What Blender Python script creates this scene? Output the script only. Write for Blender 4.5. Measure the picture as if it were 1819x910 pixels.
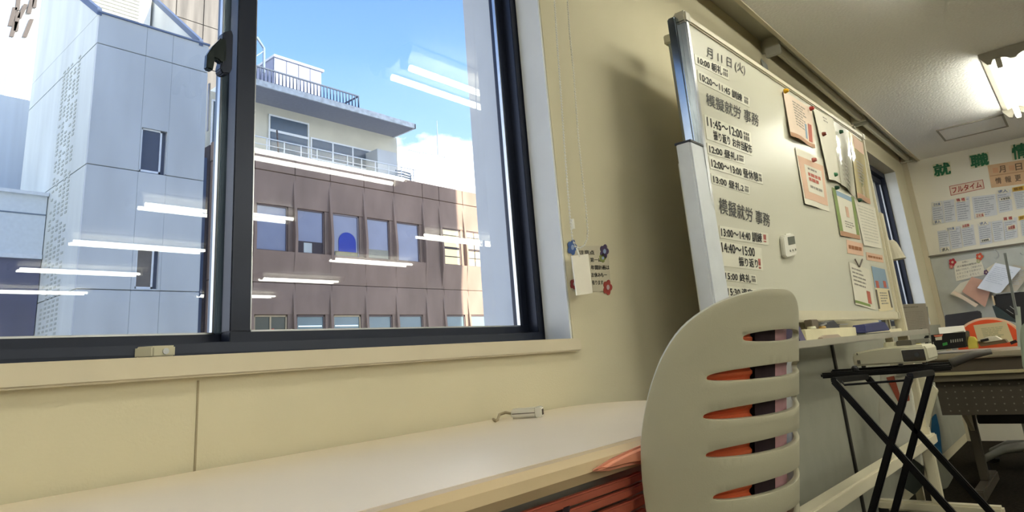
import bpy, bmesh, math, random
from mathutils import Vector, Matrix, geometry
for o in list(bpy.data.objects): bpy.data.objects.remove(o)
random.seed(4)
SC = bpy.context.scene; COL = SC.collection
# ------------------------------------------------------------------ camera
F, YAW, PITCH, ROLL, CX, CY, CZ = 1173.988, .6947126, .252591, -.0814371, 909.5, 340.728, .82
_f = Vector((math.cos(YAW)*math.cos(PITCH), math.sin(YAW)*math.cos(PITCH), math.sin(PITCH)))
_r = Vector((math.sin(YAW), -math.cos(YAW), 0)); _u = _r.cross(_f)
R_ = _r*math.cos(ROLL)+_u*math.sin(ROLL); U_ = _u*math.cos(ROLL)-_r*math.sin(ROLL)
cd = bpy.data.cameras.new('camera'); cam = bpy.data.objects.new('camera', cd); COL.objects.link(cam)
M = Matrix((R_, U_, -_f)).transposed().to_4x4(); M.translation = (0, 0, CZ); cam.matrix_world = M
cd.sensor_width = 36; cd.lens = 36*F/1819; cd.shift_y = -(455-CY)/1819; cd.clip_start = .01; cd.clip_end = 500
SC.camera = cam
# ------------------------------------------------------------------ sky, sun, exposure
SC.view_settings.view_transform = 'Standard'; SC.view_settings.look = 'None'; SC.view_settings.gamma = 1
SC.view_settings.use_curve_mapping = False; SC.cycles.use_denoising = True; SC.view_settings.exposure = 0.6
W = bpy.data.worlds.new('sky'); SC.world = W; W.use_nodes = True
nt = W.node_tree; nt.nodes.clear(); N = nt.nodes.new; LK = nt.links.new
wo = N('ShaderNodeOutputWorld'); bg = N('ShaderNodeBackground'); LK(bg.outputs[0], wo.inputs[0])
tc = N('ShaderNodeTexCoord'); sx = N('ShaderNodeSeparateXYZ'); LK(tc.outputs['Generated'], sx.inputs[0])
rp = N('ShaderNodeValToRGB'); LK(sx.outputs[2], rp.inputs[0])
e = rp.color_ramp.elements; e[0].position = 0; e[0].color = (.70, .85, .97, 1); e[1].position = 1; e[1].color = (.05, .16, .5, 1)
for p_, c_ in ((.28, (.39, .58, .84, 1)), (.45, (.20, .37, .71, 1)), (.6, (.13, .26, .60, 1))):
    k = e.new(p_); k.color = c_
ns = N('ShaderNodeTexNoise'); ns.inputs['Scale'].default_value = 5.5; ns.inputs['Detail'].default_value = 7; ns.inputs['Roughness'].default_value = .55
mp = N('ShaderNodeMapping'); mp.inputs['Scale'].default_value = (1, 1, 1.6); mp.inputs['Location'].default_value = (.3, 0, 0); LK(tc.outputs['Generated'], mp.inputs[0]); LK(mp.outputs[0], ns.inputs[0])
# clouds sit low over the horizon and thin out upwards
m1 = N('ShaderNodeMath'); m1.operation = 'MULTIPLY_ADD'; m1.inputs[1].default_value = -4.0; m1.inputs[2].default_value = 1.5; LK(sx.outputs[2], m1.inputs[0])
m2 = N('ShaderNodeMath'); m2.operation = 'ADD'; LK(ns.outputs[0], m2.inputs[0]); LK(m1.outputs[0], m2.inputs[1])
cr = N('ShaderNodeValToRGB'); cr.color_ramp.elements[0].position = .63; cr.color_ramp.elements[1].position = .74; LK(m2.outputs[0], cr.inputs[0])
mx = N('ShaderNodeMixRGB'); LK(cr.outputs[0], mx.inputs[0]); LK(rp.outputs[0], mx.inputs[1]); mx.inputs[2].default_value = (1.5, 1.5, 1.5, 1)
LK(mx.outputs[0], bg.inputs[0]); bg.inputs[1].default_value = 1.35
sd = bpy.data.lights.new('sun', 'SUN'); sd.energy = 7.5; sd.angle = .009; sd.color = (1, .9, .74)
so = bpy.data.objects.new('sun', sd); COL.objects.link(so)
SUN = Vector((-.27, .93, -.27)).normalized(); so.rotation_euler = SUN.to_track_quat('-Z', 'Y').to_euler()
TUBE = 16.5          # radiance of the fluorescent tubes
# ------------------------------------------------------------------ pixel -> point on a real plane
def ray(px, py): return R_*((px-CX)/F)-U_*((py-CY)/F)+_f
def pP(px, py, P, n):
    d = ray(px, py); t = (Vector(P)-Vector((0, 0, CZ))).dot(n)/d.dot(n); return Vector((0, 0, CZ))+d*t
def pY(px, py, Y): return pP(px, py, (0, Y, 0), Vector((0, 1, 0)))
def pX(px, py, X): return pP(px, py, (X, 0, 0), Vector((1, 0, 0)))
def pZ(px, py, Z): return pP(px, py, (0, 0, Z), Vector((0, 0, 1)))
# ------------------------------------------------------------------ materials
_m = {}
def mat(name, col, rough=.6, metal=0, var=.06, scale=12, bump=0, bscale=200, emit=0, spec=.5, coat=0, trans=0, alpha=1, coord='Object', stretch=None, ecol=None):
    if name in _m: return _m[name]
    m = bpy.data.materials.new(name); m.use_nodes = True; _m[name] = m
    t = m.node_tree; b = t.nodes['Principled BSDF']
    c = tuple((x/12.92 if x <= .04045 else ((x+.055)/1.055)**2.4) for x in col)
    b.inputs['Roughness'].default_value = rough; b.inputs['Metallic'].default_value = metal
    b.inputs['Specular IOR Level'].default_value = spec; b.inputs['Coat Weight'].default_value = coat
    b.inputs['Transmission Weight'].default_value = trans; b.inputs['Alpha'].default_value = alpha
    tc = t.nodes.new('ShaderNodeTexCoord'); src = tc.outputs[coord]
    if stretch:
        q = t.nodes.new('ShaderNodeMapping'); q.inputs['Scale'].default_value = stretch; t.links.new(src, q.inputs[0]); src = q.outputs[0]
    n = t.nodes.new('ShaderNodeTexNoise'); n.inputs['Scale'].default_value = scale; n.inputs['Detail'].default_value = 5; t.links.new(src, n.inputs[0])
    r = t.nodes.new('ShaderNodeValToRGB'); t.links.new(n.outputs[0], r.inputs[0])
    r.color_ramp.elements[0].position = .3; r.color_ramp.elements[1].position = .7
    r.color_ramp.elements[0].color = (*[x*(1-var) for x in c], 1); r.color_ramp.elements[1].color = (*[min(1, x*(1+var)) for x in c], 1)
    t.links.new(r.outputs[0], b.inputs['Base Color'])
    if bump:
        n2 = t.nodes.new('ShaderNodeTexNoise'); n2.inputs['Scale'].default_value = bscale; n2.inputs['Detail'].default_value = 3; t.links.new(tc.outputs[coord], n2.inputs[0])
        bp = t.nodes.new('ShaderNodeBump'); bp.inputs['Strength'].default_value = bump; bp.inputs['Distance'].default_value = .003; t.links.new(n2.outputs[0], bp.inputs['Height']); t.links.new(bp.outputs[0], b.inputs['Normal'])
    if emit:
        b.inputs['Emission Color'].default_value = (*(ecol or c), 1); b.inputs['Emission Strength'].default_value = emit
    return m
def glass_mat(name, tint=(.93, .97, 1), refl=.1, rough=0):
    m = bpy.data.materials.new(name); m.use_nodes = True; t = m.node_tree; t.nodes.clear()
    o = t.nodes.new('ShaderNodeOutputMaterial'); tr = t.nodes.new('ShaderNodeBsdfTransparent'); tr.inputs[0].default_value = (*tint, 1)
    g = t.nodes.new('ShaderNodeBsdfGlossy'); g.inputs['Roughness'].default_value = rough
    lw = t.nodes.new('ShaderNodeLayerWeight'); lw.inputs[0].default_value = .5
    pw_ = t.nodes.new('ShaderNodeMath'); pw_.operation = 'POWER'; pw_.inputs[1].default_value = 4; t.links.new(lw.outputs['Facing'], pw_.inputs[0])
    ma = t.nodes.new('ShaderNodeMath'); ma.operation = 'MULTIPLY_ADD'; ma.inputs[1].default_value = .75; ma.inputs[2].default_value = refl; t.links.new(pw_.outputs[0], ma.inputs[0])
    ma.use_clamp = True
    mx = t.nodes.new('ShaderNodeMixShader'); t.links.new(ma.outputs[0], mx.inputs[0]); t.links.new(tr.outputs[0], mx.inputs[1]); t.links.new(g.outputs[0], mx.inputs[2]); t.links.new(mx.outputs[0], o.inputs[0])
    return m
CREAM = mat('cream_wallpaper', (.80, .77, .66), .85, var=.03, scale=3, bump=.12, bscale=260, spec=.25)
WHITEP = mat('white_paint', (.86, .87, .87), .6, var=.03)
CEILM = mat('ceiling_board', (.97, .965, .955), .95, var=.03, scale=90, bump=.9, bscale=75, spec=.1)
SILL = mat('sill_cream', (.80, .76, .66), .55, var=.03, scale=8)
GREYREC = mat('recess_grey', (.74, .73, .67), .7, var=.04)
CARPET = mat('carpet_brown', (.17, .15, .12), 1, var=.3, scale=60, bump=.6, bscale=300, spec=.1)
BRONZE_HAZE = mat('dark_bronze_haze_blue', (.12, .145, .21), .38, .35, var=.08)  # dark frame metal with the blue cast of lens haze mixed in
NAVY2 = mat('grey_blue_aluminium', (.36, .42, .48), .4, .3, var=.05)
SILVER = mat('brushed_silver', (.75, .76, .77), .28, .9, var=.08)
GLASS = glass_mat('window_glass', (.93, .96, 1), .034)
DESKT = mat('desk_laminate', (.92, .86, .77), .28, var=.02, scale=5, spec=.5)
DESKE = mat('desk_edge_beige', (.78, .69, .54), .5, var=.05)
GREYP = mat('grey_panel', (.60, .60, .56), .6, var=.04)
PLAS = mat('white_plastic', (.88, .87, .82), .35, var=.02)
CHAIRM = mat('cream_shell_plastic', (.75, .73, .63), .42, var=.02, scale=5, bump=.05, bscale=500)
ORANGE = mat('orange_plastic', (.93, .36, .18), .45, var=.05)
DARKUP = mat('dark_plum_fabric', (.20, .13, .15), .9, var=.15, scale=60)
BLACK = mat('black_metal', (.07, .07, .075), .35, .3)
BLACKP = mat('black_plastic', (.10, .10, .11), .4)
WB = mat('whiteboard_enamel', (.81, .80, .73), .28, var=.015, scale=2, spec=.4)
WBFR = mat('board_frame_cream', (.84, .81, .71), .4, var=.02)
INK = mat('black_ink', (.10, .10, .10), .7)
INKG = mat('marker_ink', (.20, .20, .19), .5)
# ------------------------------------------------------------------ mesh builder
class MB:
    def __init__(s): s.v = []; s.f = []
    def add(s, vs, fs):
        b = len(s.v); s.v += [Vector(v) for v in vs]; s.f += [tuple(b+i for i in f) for f in fs]; return s
    def box(s, x0, x1, y0, y1, z0, z1):
        return s.add([(x, y, z) for z in (z0, z1) for y in (y0, y1) for x in (x0, x1)], [(0, 2, 3, 1), (4, 5, 7, 6), (0, 1, 5, 4), (2, 6, 7, 3), (0, 4, 6, 2), (1, 3, 7, 5)])
    def obox(s, c, a, b, n):          # centre and three half-axis vectors
        c, a, b, n = map(Vector, (c, a, b, n))
        return s.add([c+a*i+b*j+n*k for k in (-1, 1) for j in (-1, 1) for i in (-1, 1)], [(0, 2, 3, 1), (4, 5, 7, 6), (0, 1, 5, 4), (2, 6, 7, 3), (0, 4, 6, 2), (1, 3, 7, 5)])
    def bar(s, p0, p1, w, h, up=(0, 0, 1)):
        p0, p1 = Vector(p0), Vector(p1); d = (p1-p0).normalized(); up = Vector(up)
        a = d.cross(up); a = a.normalized() if a.length > 1e-4 else Vector((1, 0, 0)); b = a.cross(d)
        return s.obox((p0+p1)/2, (p1-p0)/2, a*w/2, b*h/2)
    def tube(s, pts, r, n=8, caps=True):
        pts = [Vector(p) for p in pts]; rr = r if isinstance(r, (list, tuple)) else [r]*len(pts); b = len(s.v); ref = None
        for i, p in enumerate(pts):
            d = (pts[min(i+1, len(pts)-1)]-pts[max(i-1, 0)]).normalized()
            if ref is None: ref = Vector((0, 0, 1)) if abs(d.z) < .9 else Vector((1, 0, 0))
            a = d.cross(ref).normalized(); c = a.cross(d); ref = c
            s.v += [p+(a*math.cos(2*math.pi*k/n)+c*math.sin(2*math.pi*k/n))*rr[i] for k in range(n)]
        for i in range(len(pts)-1):
            for k in range(n):
                s.f.append((b+i*n+k, b+i*n+(k+1) % n, b+(i+1)*n+(k+1) % n, b+(i+1)*n+k))
        if caps: s.f.append(tuple(b+k for k in range(n))[::-1]); s.f.append(tuple(b+(len(pts)-1)*n+k for k in range(n)))
        return s
    def ball(s, c, r, n=8, sc=(1, 1, 1)):
        c = Vector(c); b = len(s.v); m = n//2
        for i in range(m+1):
            t = math.pi*i/m
            for k in range(n): s.v.append(c+Vector((r*sc[0]*math.sin(t)*math.cos(2*math.pi*k/n), r*sc[1]*math.sin(t)*math.sin(2*math.pi*k/n), r*sc[2]*math.cos(t))))
        for i in range(m):
            for k in range(n): s.f.append((b+i*n+k, b+(i+1)*n+k, b+(i+1)*n+(k+1) % n, b+i*n+(k+1) % n))
        return s
    def prism(s, poly, ex):
        poly = [Vector(p) for p in poly]; ex = Vector(ex); n = len(poly)
        return s.add(poly+[p+ex for p in poly], [tuple(range(n))[::-1], tuple(range(n, 2*n))]+[(i, (i+1) % n, n+(i+1) % n, n+i) for i in range(n)])
    def build(s, name, m, parent=None, bevel=0, smooth=False, seg=2, label=None):
        me = bpy.data.meshes.new(name)
        if parent is not None: off = Vector(worg(parent))
        else:
            xs = [v.x for v in s.v]; ys = [v.y for v in s.v]; off = Vector(((min(xs)+max(xs))/2, (min(ys)+max(ys))/2, min(v.z for v in s.v)))
        me.from_pydata([tuple(v-off) for v in s.v], [], s.f); me.validate()
        bm = bmesh.new(); bm.from_mesh(me); bmesh.ops.recalc_face_normals(bm, faces=bm.faces)
        if bevel:
            bmesh.ops.remove_doubles(bm, verts=bm.verts, dist=1e-6)
            bmesh.ops.bevel(bm, geom=[e for e in bm.edges if len(e.link_faces) == 2 and e.calc_face_angle(0) > .5], offset=bevel, segments=seg, affect='EDGES', clamp_overlap=True)
        for f in bm.faces: f.smooth = smooth
        bm.to_mesh(me); bm.free(); me.materials.append(m)
        o = bpy.data.objects.new(name, me); COL.objects.link(o)
        if parent is None: o.location = off
        else: o.parent = parent
        if label: o['label'] = label
        return o
def worg(o):
    l = Vector((0, 0, 0))
    while o is not None: l += o.location; o = o.parent
    return l
def tag(o, label, cat, group=None, kind=None):
    o['label'] = label; o['category'] = cat
    if group: o['group'] = group
    if kind: o['kind'] = kind
    return o
def thing(name, loc, label, cat, group=None):
    o = bpy.data.objects.new(name, None); COL.objects.link(o); o.location = loc; o.empty_display_size = .05
    return tag(o, label, cat, group)
def struct(o, label=None, cat=None):
    o['kind'] = 'structure'
    if label: o['label'] = label
    if cat: o['category'] = cat
    return o
def box(name, m, x0, x1, y0, y1, z0, z1, parent=None, bevel=0, **k): return MB().box(x0, x1, y0, y1, z0, z1).build(name, m, parent, bevel, **k)
def copy_tree(o, parent=None):
    c = o.copy(); COL.objects.link(c); c.parent = parent
    for ch in list(o.children): copy_tree(ch, c)
    return c
# ------------------------------------------------------------------ flat sheets and lettering mapped onto a quad
class Quad:
    """four corners (top-left, top-right, bottom-right, bottom-left), outward normal, standoff, gentle curl"""
    def __init__(s, c, n, off=.002, curl=0): s.c = [Vector(p) for p in c]; s.n = Vector(n).normalized(); s.off = off; s.curl = curl
    def at(s, u, v, d=0):
        a, b, c, e = s.c; v = 1-v
        p = (a*(1-u)+b*u)*(1-v)+(e*(1-u)+c*u)*v
        return p+s.n*(s.off+d+s.curl*(math.sin(u*5.2+.4)*.5+.5)*(.25+v)*1.0)
    def sheet(s, name, m, parent=None, r=(0, 1, 0, 1), d=0, t=.0006, nu=10, nv=8, label=None):
        mb = MB(); u0, u1, v0, v1 = r
        if s.curl == 0: nu = nv = 1
        g = [[s.at(u0+(u1-u0)*i/nu, v0+(v1-v0)*j/nv, d) for i in range(nu+1)] for j in range(nv+1)]
        vs = [p for row in g for p in row]; k = len(vs); vs += [p-s.n*t for p in vs]; w = nu+1; fs = []
        for j in range(nv):
            for i in range(nu):
                q = (j*w+i, j*w+i+1, (j+1)*w+i+1, (j+1)*w+i); fs += [q, tuple(x+k for x in q)[::-1]]
        rim = [i for i in range(w)]+[j*w+nu for j in range(1, nv+1)]+[nv*w+i for i in range(nu-1, -1, -1)]+[j*w for j in range(nv-1, 0, -1)]
        for a, b in zip(rim, rim[1:]+rim[:1]): fs.append((a, b, b+k, a+k))
        mb.add(vs, fs); return mb.build(name, m, parent, smooth=False, label=label)
    def text(s, body, r, m, parent, d=.0007, bold=0, name='lettering', label=None, mirror=False):
        t = textmesh(body, bold)
        if t is None: return None
        vs, fs = t; u0, u1, v0, v1 = r
        return MB().add([s.at(u0+(u1-u0)*q[0], v0+(v1-v0)*q[1], d+(q[2] if len(q) > 2 else 0)) for q in vs], fs).build(name, m, parent, label=label)
    def lines(s, r, n, m, parent, d=.0007, w=.45, jit=.35, name='printed_lines'):
        mb = MB(); u0, u1, v0, v1 = r; h = (v1-v0)/n
        for i in range(n):
            v = v1-h*(i+.5); a = u0; end = u1-random.random()*jit*(u1-u0)
            while a < end:
                b = min(end, a+(.05+.12*random.random())*(u1-u0)*2)
                mb.add([s.at(a, v-h*w/2, d), s.at(b, v-h*w/2, d), s.at(b, v+h*w/2, d), s.at(a, v+h*w/2, d)], [(0, 1, 2, 3)]); a = b+.02
        o = mb.build(name, m, parent); o['kind'] = 'stuff'; return o
_tc = {}
def textmesh(body, bold=0):
    if (body, bold) in _tc: return _tc[(body, bold)]
    c = bpy.data.curves.new('t', 'FONT'); c.body = body; c.resolution_u = 2
    o = bpy.data.objects.new('t', c); COL.objects.link(o); me = o.to_mesh()
    vs = [v.co.copy() for v in me.vertices]; fs = [tuple(p.vertices) for p in me.polygons]; o.to_mesh_clear()
    bpy.data.objects.remove(o); bpy.data.curves.remove(c)
    if not vs: return None
    x0 = min(v.x for v in vs); x1 = max(v.x for v in vs); y0 = min(v.y for v in vs); y1 = max(v.y for v in vs)
    q = [((v.x-x0)/(x1-x0), (v.y-y0)/(y1-y0)) for v in vs]; n = len(q); V = []; G = []
    sh = [(0, 0)] if bold <= 0 else [(-bold, -bold), (bold, -bold), (-bold, bold), (bold, bold)]
    for k, (a, b) in enumerate(sh): V += [(x+a/(x1-x0), y+b/(y1-y0), k*.00012) for x, y in q]; G += [tuple(i+k*n for i in f) for f in fs]
    _tc[(body, bold)] = (V, G); return _tc[(body, bold)]

# ================================================================== THE ROOM
YW, XF, ZC, YB, XB = .9, 6.08, 2.14, -8.6, -3.0      # window wall, far wall, ceiling, back and near walls
W1 = (-1.3, 1.254, .862, 2.06); W2 = (4.15, 5.70, .85, 2.01)
YO = 1.16
def wall_with_openings():
    mb = MB(); x = XB
    for (a, b, c, d) in (W1, W2):
        mb.box(x, a, YW, YO, 0, 2.35); mb.box(a, b, YW, YO, 0, c); mb.box(a, b, YW, YO, d, 2.35); x = b
    mb.box(x, XF, YW, YO, 0, 2.35); return mb
wl = wall_with_openings().build('wall_left', CREAM); struct(wl)
struct(box('wall_far', mat('far_wallpaper', (.90, .88, .82), .8, var=.02, scale=4, bump=.1, bscale=200), XF, XF+.15, YB, YO, 0, 2.35))
struct(box('wall_near', CREAM, XB-.15, XB, YB, YO, 0, 2.35))
struct(box('wall_right', CREAM, XB-.15, XF+.15, YB-.15, YB, 0, 2.35))
struct(box('floor', CARPET, XB-.15, XF+.15, YB-.15, YO, -.12, 0))
ce = MB().box(XB, XF, YB, .79, ZC, ZC+.09).build('ceiling', CEILM); struct(ce)
struct(MB().box(XB-.15, XF+.15, YB-.15, YO, 2.35, 2.5).box(XB, XF, .79, YW, 2.20, 2.35).build('trim_3', GREYREC), 'grey blind recess running along the top of the window wall', 'trim')
struct(MB().box(XB, XF, .772, .79, ZC-.007, 2.19).build('trim_1', SILL), 'thin cream edge trim along the ceiling by the blind recess', 'trim')
# seam in the wall lining and dark joint under the whiteboard
s0 = pY(352, 672, YW); struct(MB().box(s0.x-.0012, s0.x+.0012, YW-.0012, YW+.001, .3, s0.z-.003).build('trim_2', mat('joint_tan', (.60, .55, .44), .8)), 'fine vertical joint in the wall below the window', 'joint')
s1 = pY(1478, 640, YW); s2 = pY(1500, 780, YW)
struct(MB().bar((s1.x, YW-.009, .08), (s1.x, YW-.009, .84), .022, .012, (0, 1, 0)).build('trim_4', mat('dark_joint', (.16, .15, .13), .7)), 'dark vertical joint strip on the wall under the whiteboard', 'trim')
struct(MB().box(1.74, 6.04, .894, .9, .06, .845).build('trim_11', mat('lower_wall_grey', (.64, .64, .58), .7, var=.04)), 'grey lower wall lining under the whiteboard', 'wall panel')
# sill: cream board under window 1
sl = box('trim_5', SILL, W1[0], 1.262, .884, .985, .834, .862, None, .003); struct(sl, 'cream window sill board below the near window', 'sill')
sr = box('trim_6', WHITEP, 1.248, 1.2545, .902, .975, .862, 2.06); struct(sr, 'white reveal board at the right side of the near window', 'reveal')
box_ = box('trim_7', WHITEP, 1.238, 1.253, 1.052, 1.157, .6, 2.2); struct(box_, 'white outside return of the building beside the near window', 'wall return')
struct(box('trim_8', WHITEP, 5.692, 5.699, .902, .975, .852, 2.008), 'white reveal board of the far window', 'reveal')
# ------------------------------------------------------------------ window 1
def window(idx, x0, x1, z0, z1, xm, label, y=.978):
    t = thing('window_%d' % idx, ((x0+x1)/2, y+.05, z0), label, 'window'); t['kind'] = 'structure'
    f = MB(); f.box(x0, x1, y, y+.12, z0, z0+.022); f.box(x0, x1, y, y+.12, z1-.04, z1); f.box(x0, x0+.028, y, y+.12, z0+.022, z1-.04); f.box(x1-.026, x1, y, y+.072, z0+.022, z1-.04)
    f.build('frame', BRONZE_HAZE, t, .0015)
    def sash(a, b, yy, nm, ml, mr, sw0, sw1):
        zb, zt = z0+.022, z1-.045
        s = MB().box(a, b, yy, yy+.028, zb, zb+.016).box(a, b, yy, yy+.028, zt-.04, zt).build(nm, BRONZE_HAZE, t, .001)
        MB().box(a, a+sw0, yy, yy+.028, zb+.016, zt-.04).build('stile', ml, s, .0015)
        MB().box(b-sw1, b, yy, yy+.028, zb+.016, zt-.04).build('stile', mr, s, .0015)
        MB().box(a+sw0, b-sw1, yy+.008, yy+.0085, zb+.016, zt-.04).build('glass_pane', GLASS, s)
        g = MB()
        for (gx0, gx1) in ((a+sw0, a+sw0+.003), (b-sw1-.003, b-sw1)): g.box(gx0, gx1, yy+.004, yy+.013, zb+.016, zt-.04)
        g.box(a+sw0, b-sw1, yy+.004, yy+.013, zb+.016, zb+.019)
        g.build('gasket', SILVER, s)
        return s
    s1 = sash(xm, x1-.022, y+.028, 'inner_sash', BRONZE_HAZE, BRONZE_HAZE, .034, .026)
    s2 = sash(x0+.02, xm+.016, y+.066, 'outer_sash', NAVY2, NAVY2, .03, .021)
    return t, s1, s2
w1, si, so2 = window(1, W1[0], W1[1], W1[2], W1[3], .503, 'large sliding window with dark bronze frame behind the desk, the nearer window')
window(2, W2[0], W2[1]-.004, W2[2], W2[3], 4.95, 'dark framed sliding window beyond the whiteboard, the farther window')
# crescent lock on the inner sash stile
lk = thing('window_lock', tuple(pY(392, 120, 1.0)), 'dark crescent window lock on the middle stile of the near window', 'lock')
a = pY(402, 90, .99); L_ = MB()
def ly(px, py): return pY(px, py, .985)
L_.prism([ly(396, 58), ly(412, 52), ly(415, 62), ly(413, 122), ly(408, 131), ly(396, 131), ly(391, 122), ly(393, 112), ly(396, 104)], (0, .02, 0)).build('lock_body', BRONZE_HAZE, lk, .002)
MB().prism([ly(378, 82), ly(394, 66), ly(404, 70), ly(404, 110), ly(393, 112), ly(388, 106), ly(383, 104), ly(379, 125), ly(367, 121), ly(369, 96)], (0, .012, 0)).build('lever', mat('lock_green_black', (.05, .10, .10), .3), lk, .002)
MB().box(ly(397.5, 130).x, ly(399.5, 130).x, 1.035, 1.04, ly(398, 217).z, ly(398, 130).z).build('draught_strip', mat('pale_strip', (.62, .66, .75), .5), lk)
# sash stopper on the bottom rail
st = thing('sash_stopper', tuple(pY(278, 640, .972)), 'small cream sash stopper with a cross screw on the dark bottom rail', 'window stopper')
p = pY(267, 636, .968); q = pY(309, 614, .968)
MB().prism([(p.x-.018, .978, p.z), (p.x, .962, p.z), (q.x, .962, p.z), (q.x, .978, p.z)], (0, 0, q.z-p.z)).build('stopper_body', mat('stopper_cream', (.80, .77, .66), .45), st, .002)
MB().tube([((p.x+q.x)/2+.002, .9625, (p.z+q.z)/2), ((p.x+q.x)/2+.002, .9605, (p.z+q.z)/2)], .0042, 12).build('screw', SILVER, st)
# ------------------------------------------------------------------ ceiling lights
REFL = mat('lamp_reflector', (.76, .74, .68), .4)
PLATEG = mat('lamp_end_grey', (.60, .58, .53), .5)
TUBEM = mat('fluorescent_tube', (1, 1, 1), .5, emit=TUBE, ecol=(1, .99, .86), var=0)
def fixture(x0, yc, label, x1=None):
    L = 1.12; t = thing('ceiling_light', (x0+L/2, yc, ZC), label, 'ceiling light', 'fluorescent fixtures on the ceiling')
    z = ZC; hw = .13
    # wavy white reflector: a profile swept along x
    pr = [(-hw, 0), (-hw, -.008), (-.105, -.016), (-.085, -.010), (-.035, -.010), (-.018, -.024), (.018, -.024), (.035, -.010), (.085, -.010), (.105, -.016), (hw, -.008), (hw, 0)]
    MB().prism([(x0-.03, yc+a_, z+b_) for a_, b_ in pr], (L+.06, 0, 0)).build('reflector', REFL, t)
    ep = [(-hw-.004, 0), (-hw-.004, -.02), (-.108, -.062), (-.092, -.066), (-.082, -.046), (-.06, -.038), (-.038, -.046), (-.026, -.052), (-.015, -.06), (0, -.063), (.015, -.06), (.026, -.052), (.038, -.046), (.06, -.038), (.082, -.046), (.092, -.066), (.108, -.062), (hw+.004, -.02), (hw+.004, 0)]
    for xx in (x0-.045, x0+L+.03): MB().prism([(xx, yc+a_, z+b_) for a_, b_ in ep], (.015, 0, 0)).build('end_plate', PLATEG, t)
    for s in (-1, 1):
        MB().tube([(x0+.02, yc+s*.06, z-.072), (x0+L-.02, yc+s*.06, z-.072)], .0145, 12).build('tube', TUBEM, t, smooth=True)
        for xx in (x0-.028, x0+L): MB().box(xx, xx+.028, yc+s*.06-.012, yc+s*.06+.012, z-.086, z-.008).build('lamp_holder', REFL, t, .002)
    return t
base = fixture(3.98, .012, 'lit twin-tube ceiling light seen directly, above the far end of the room')
rows = [.012, -1.32, -2.68, -4.12, -5.64, -7.25]
nm = ['first', 'second', 'third', 'fourth', 'fifth', 'sixth']
for i, yc in enumerate(rows):
    for x0, cn in ((-.72, 'near'), (1.72, 'middle'), (4.2, 'far')):
        if i == 0 and cn == 'far': continue
        if cn == 'near' and i in (1,): pass
        c = copy_tree(base); c.location = (x0+.56, yc, ZC)
        c['label'] = 'twin-tube ceiling light mirrored in the window, %s row back, %s column' % (nm[i], cn)
hf = thing('ceiling_hatch', tuple(pZ(1735, 236, ZC)), 'flat rectangular access panel outlined on the ceiling above the job notices', 'ceiling hatch')
hx0, hx1, hy0, hy1 = 5.26, 5.60, .16, .52
hm = mat('hatch_grey', (.58, .56, .51), .6)
MB().box(hx0, hx1, hy0, hy1, ZC-.003, ZC-.0005).build('panel', CEILM, hf)
hh = MB(); w_ = .012
hh.box(hx0-w_, hx1+w_, hy0-w_, hy0, ZC-.008, ZC); hh.box(hx0-w_, hx1+w_, hy1, hy1+w_, ZC-.008, ZC); hh.box(hx0-w_, hx0, hy0, hy1, ZC-.008, ZC); hh.box(hx1, hx1+w_, hy0, hy1, ZC-.008, ZC)
hh.build('panel_rim', hm, hf)
# ------------------------------------------------------------------ roller blinds in the recess
BLD = mat('blind_fabric_grey', (.78, .77, .70), .8, var=.03)
def blind(x0, x1, z, label, r=.022, bracket=True):
    t = thing('roller_blind', ((x0+x1)/2, .845, z), label, 'blind', None)
    MB().tube([(x0+.012, .845, z), (x1-.012, .845, z)], r, 18).build('roll', BLD, t, smooth=False)
    MB().tube([(x0+.012, .815, z+.012), (x1-.012, .815, z+.012)], .006, 6).build('head_rail', GREYREC, t)
    for xx in (x0, x1-.008):
        MB().box(xx, xx+.008, .81, .898, z-.03, z+.03).build('bracket', GREYREC, t, .002)
    return t
blind(2.99, 4.54, 2.158, 'rolled-up grey roller blind in the recess directly above the whiteboard')
blind(4.60, 6.0, 2.155, 'rolled-up grey roller blind in the recess above the farther window')
bb = thing('blind_end_box', (2.965, .85, 2.0), 'clear plastic sleeve hanging by the blind bracket above the whiteboard', 'blind fitting')
MB().box(2.962, 2.978, .805, .875, 2.09, 2.185).build('end_cap', mat('cap_grey', (.66, .65, .60), .5), bb, .004)
MB().prism([(2.95, .895, 1.97), (3.02, .895, 1.94), (3.02, .895, 2.08), (2.95, .895, 2.09)], (0, -.003, 0)).build('clear_flap', mat('pale_film', (.72, .74, .74), .2), bb)
box('bracket_strap', GREYREC, 4.545, 4.575, .885, .899, 1.97, 2.12, bb)
# bead chain with label card
ch = thing('blind_chain', (1.30, .87, 1.06), 'white beaded blind pull chain looping down beside the near window', 'blind chain')
beads = MB()
cpts = [(983, -60), (985, 0), (990, 80), (996, 160), (1002, 250), (1008, 330), (1013, 390), (1017, 425), (1022, 438), (1030, 441), (1038, 436), (1043, 425), (1044, 410), (1041, 370), (1034, 310), (1027, 240), (1019, 130), (1012, 60), (1008, 0), (1004, -60)]
P = [pY(x, y, .87) for x, y in cpts]; P = [Vector((p_.x, .87, p_.z)) for p_ in P]
P[0].z = 2.1; P[-1].z = 2.1
seg = 0; cord = MB().tube(P, .0009, 5)
for i in range(len(P)-1):
    d = (P[i+1]-P[i]).length; n = max(1, int(d/.0072))
    for k in range(n): beads.ball(P[i].lerp(P[i+1], k/n), .0026, 6)
bo = beads.build('bead', PLAS, ch, smooth=True); bo['kind'] = 'stuff'
cord.build('cord', PLAS, ch)
bf_ = pY(1018, 398, .87); MB().tube([bf_+Vector((0, 0, -.012)), bf_+Vector((0, 0, .012))], .0038, 8).build('joiner', PLAS, ch)
tg = thing('label_card', tuple(pY(1035, 523, .865)), 'blank white plastic tag hanging at the bottom of the blind chain', 'tag')
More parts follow.
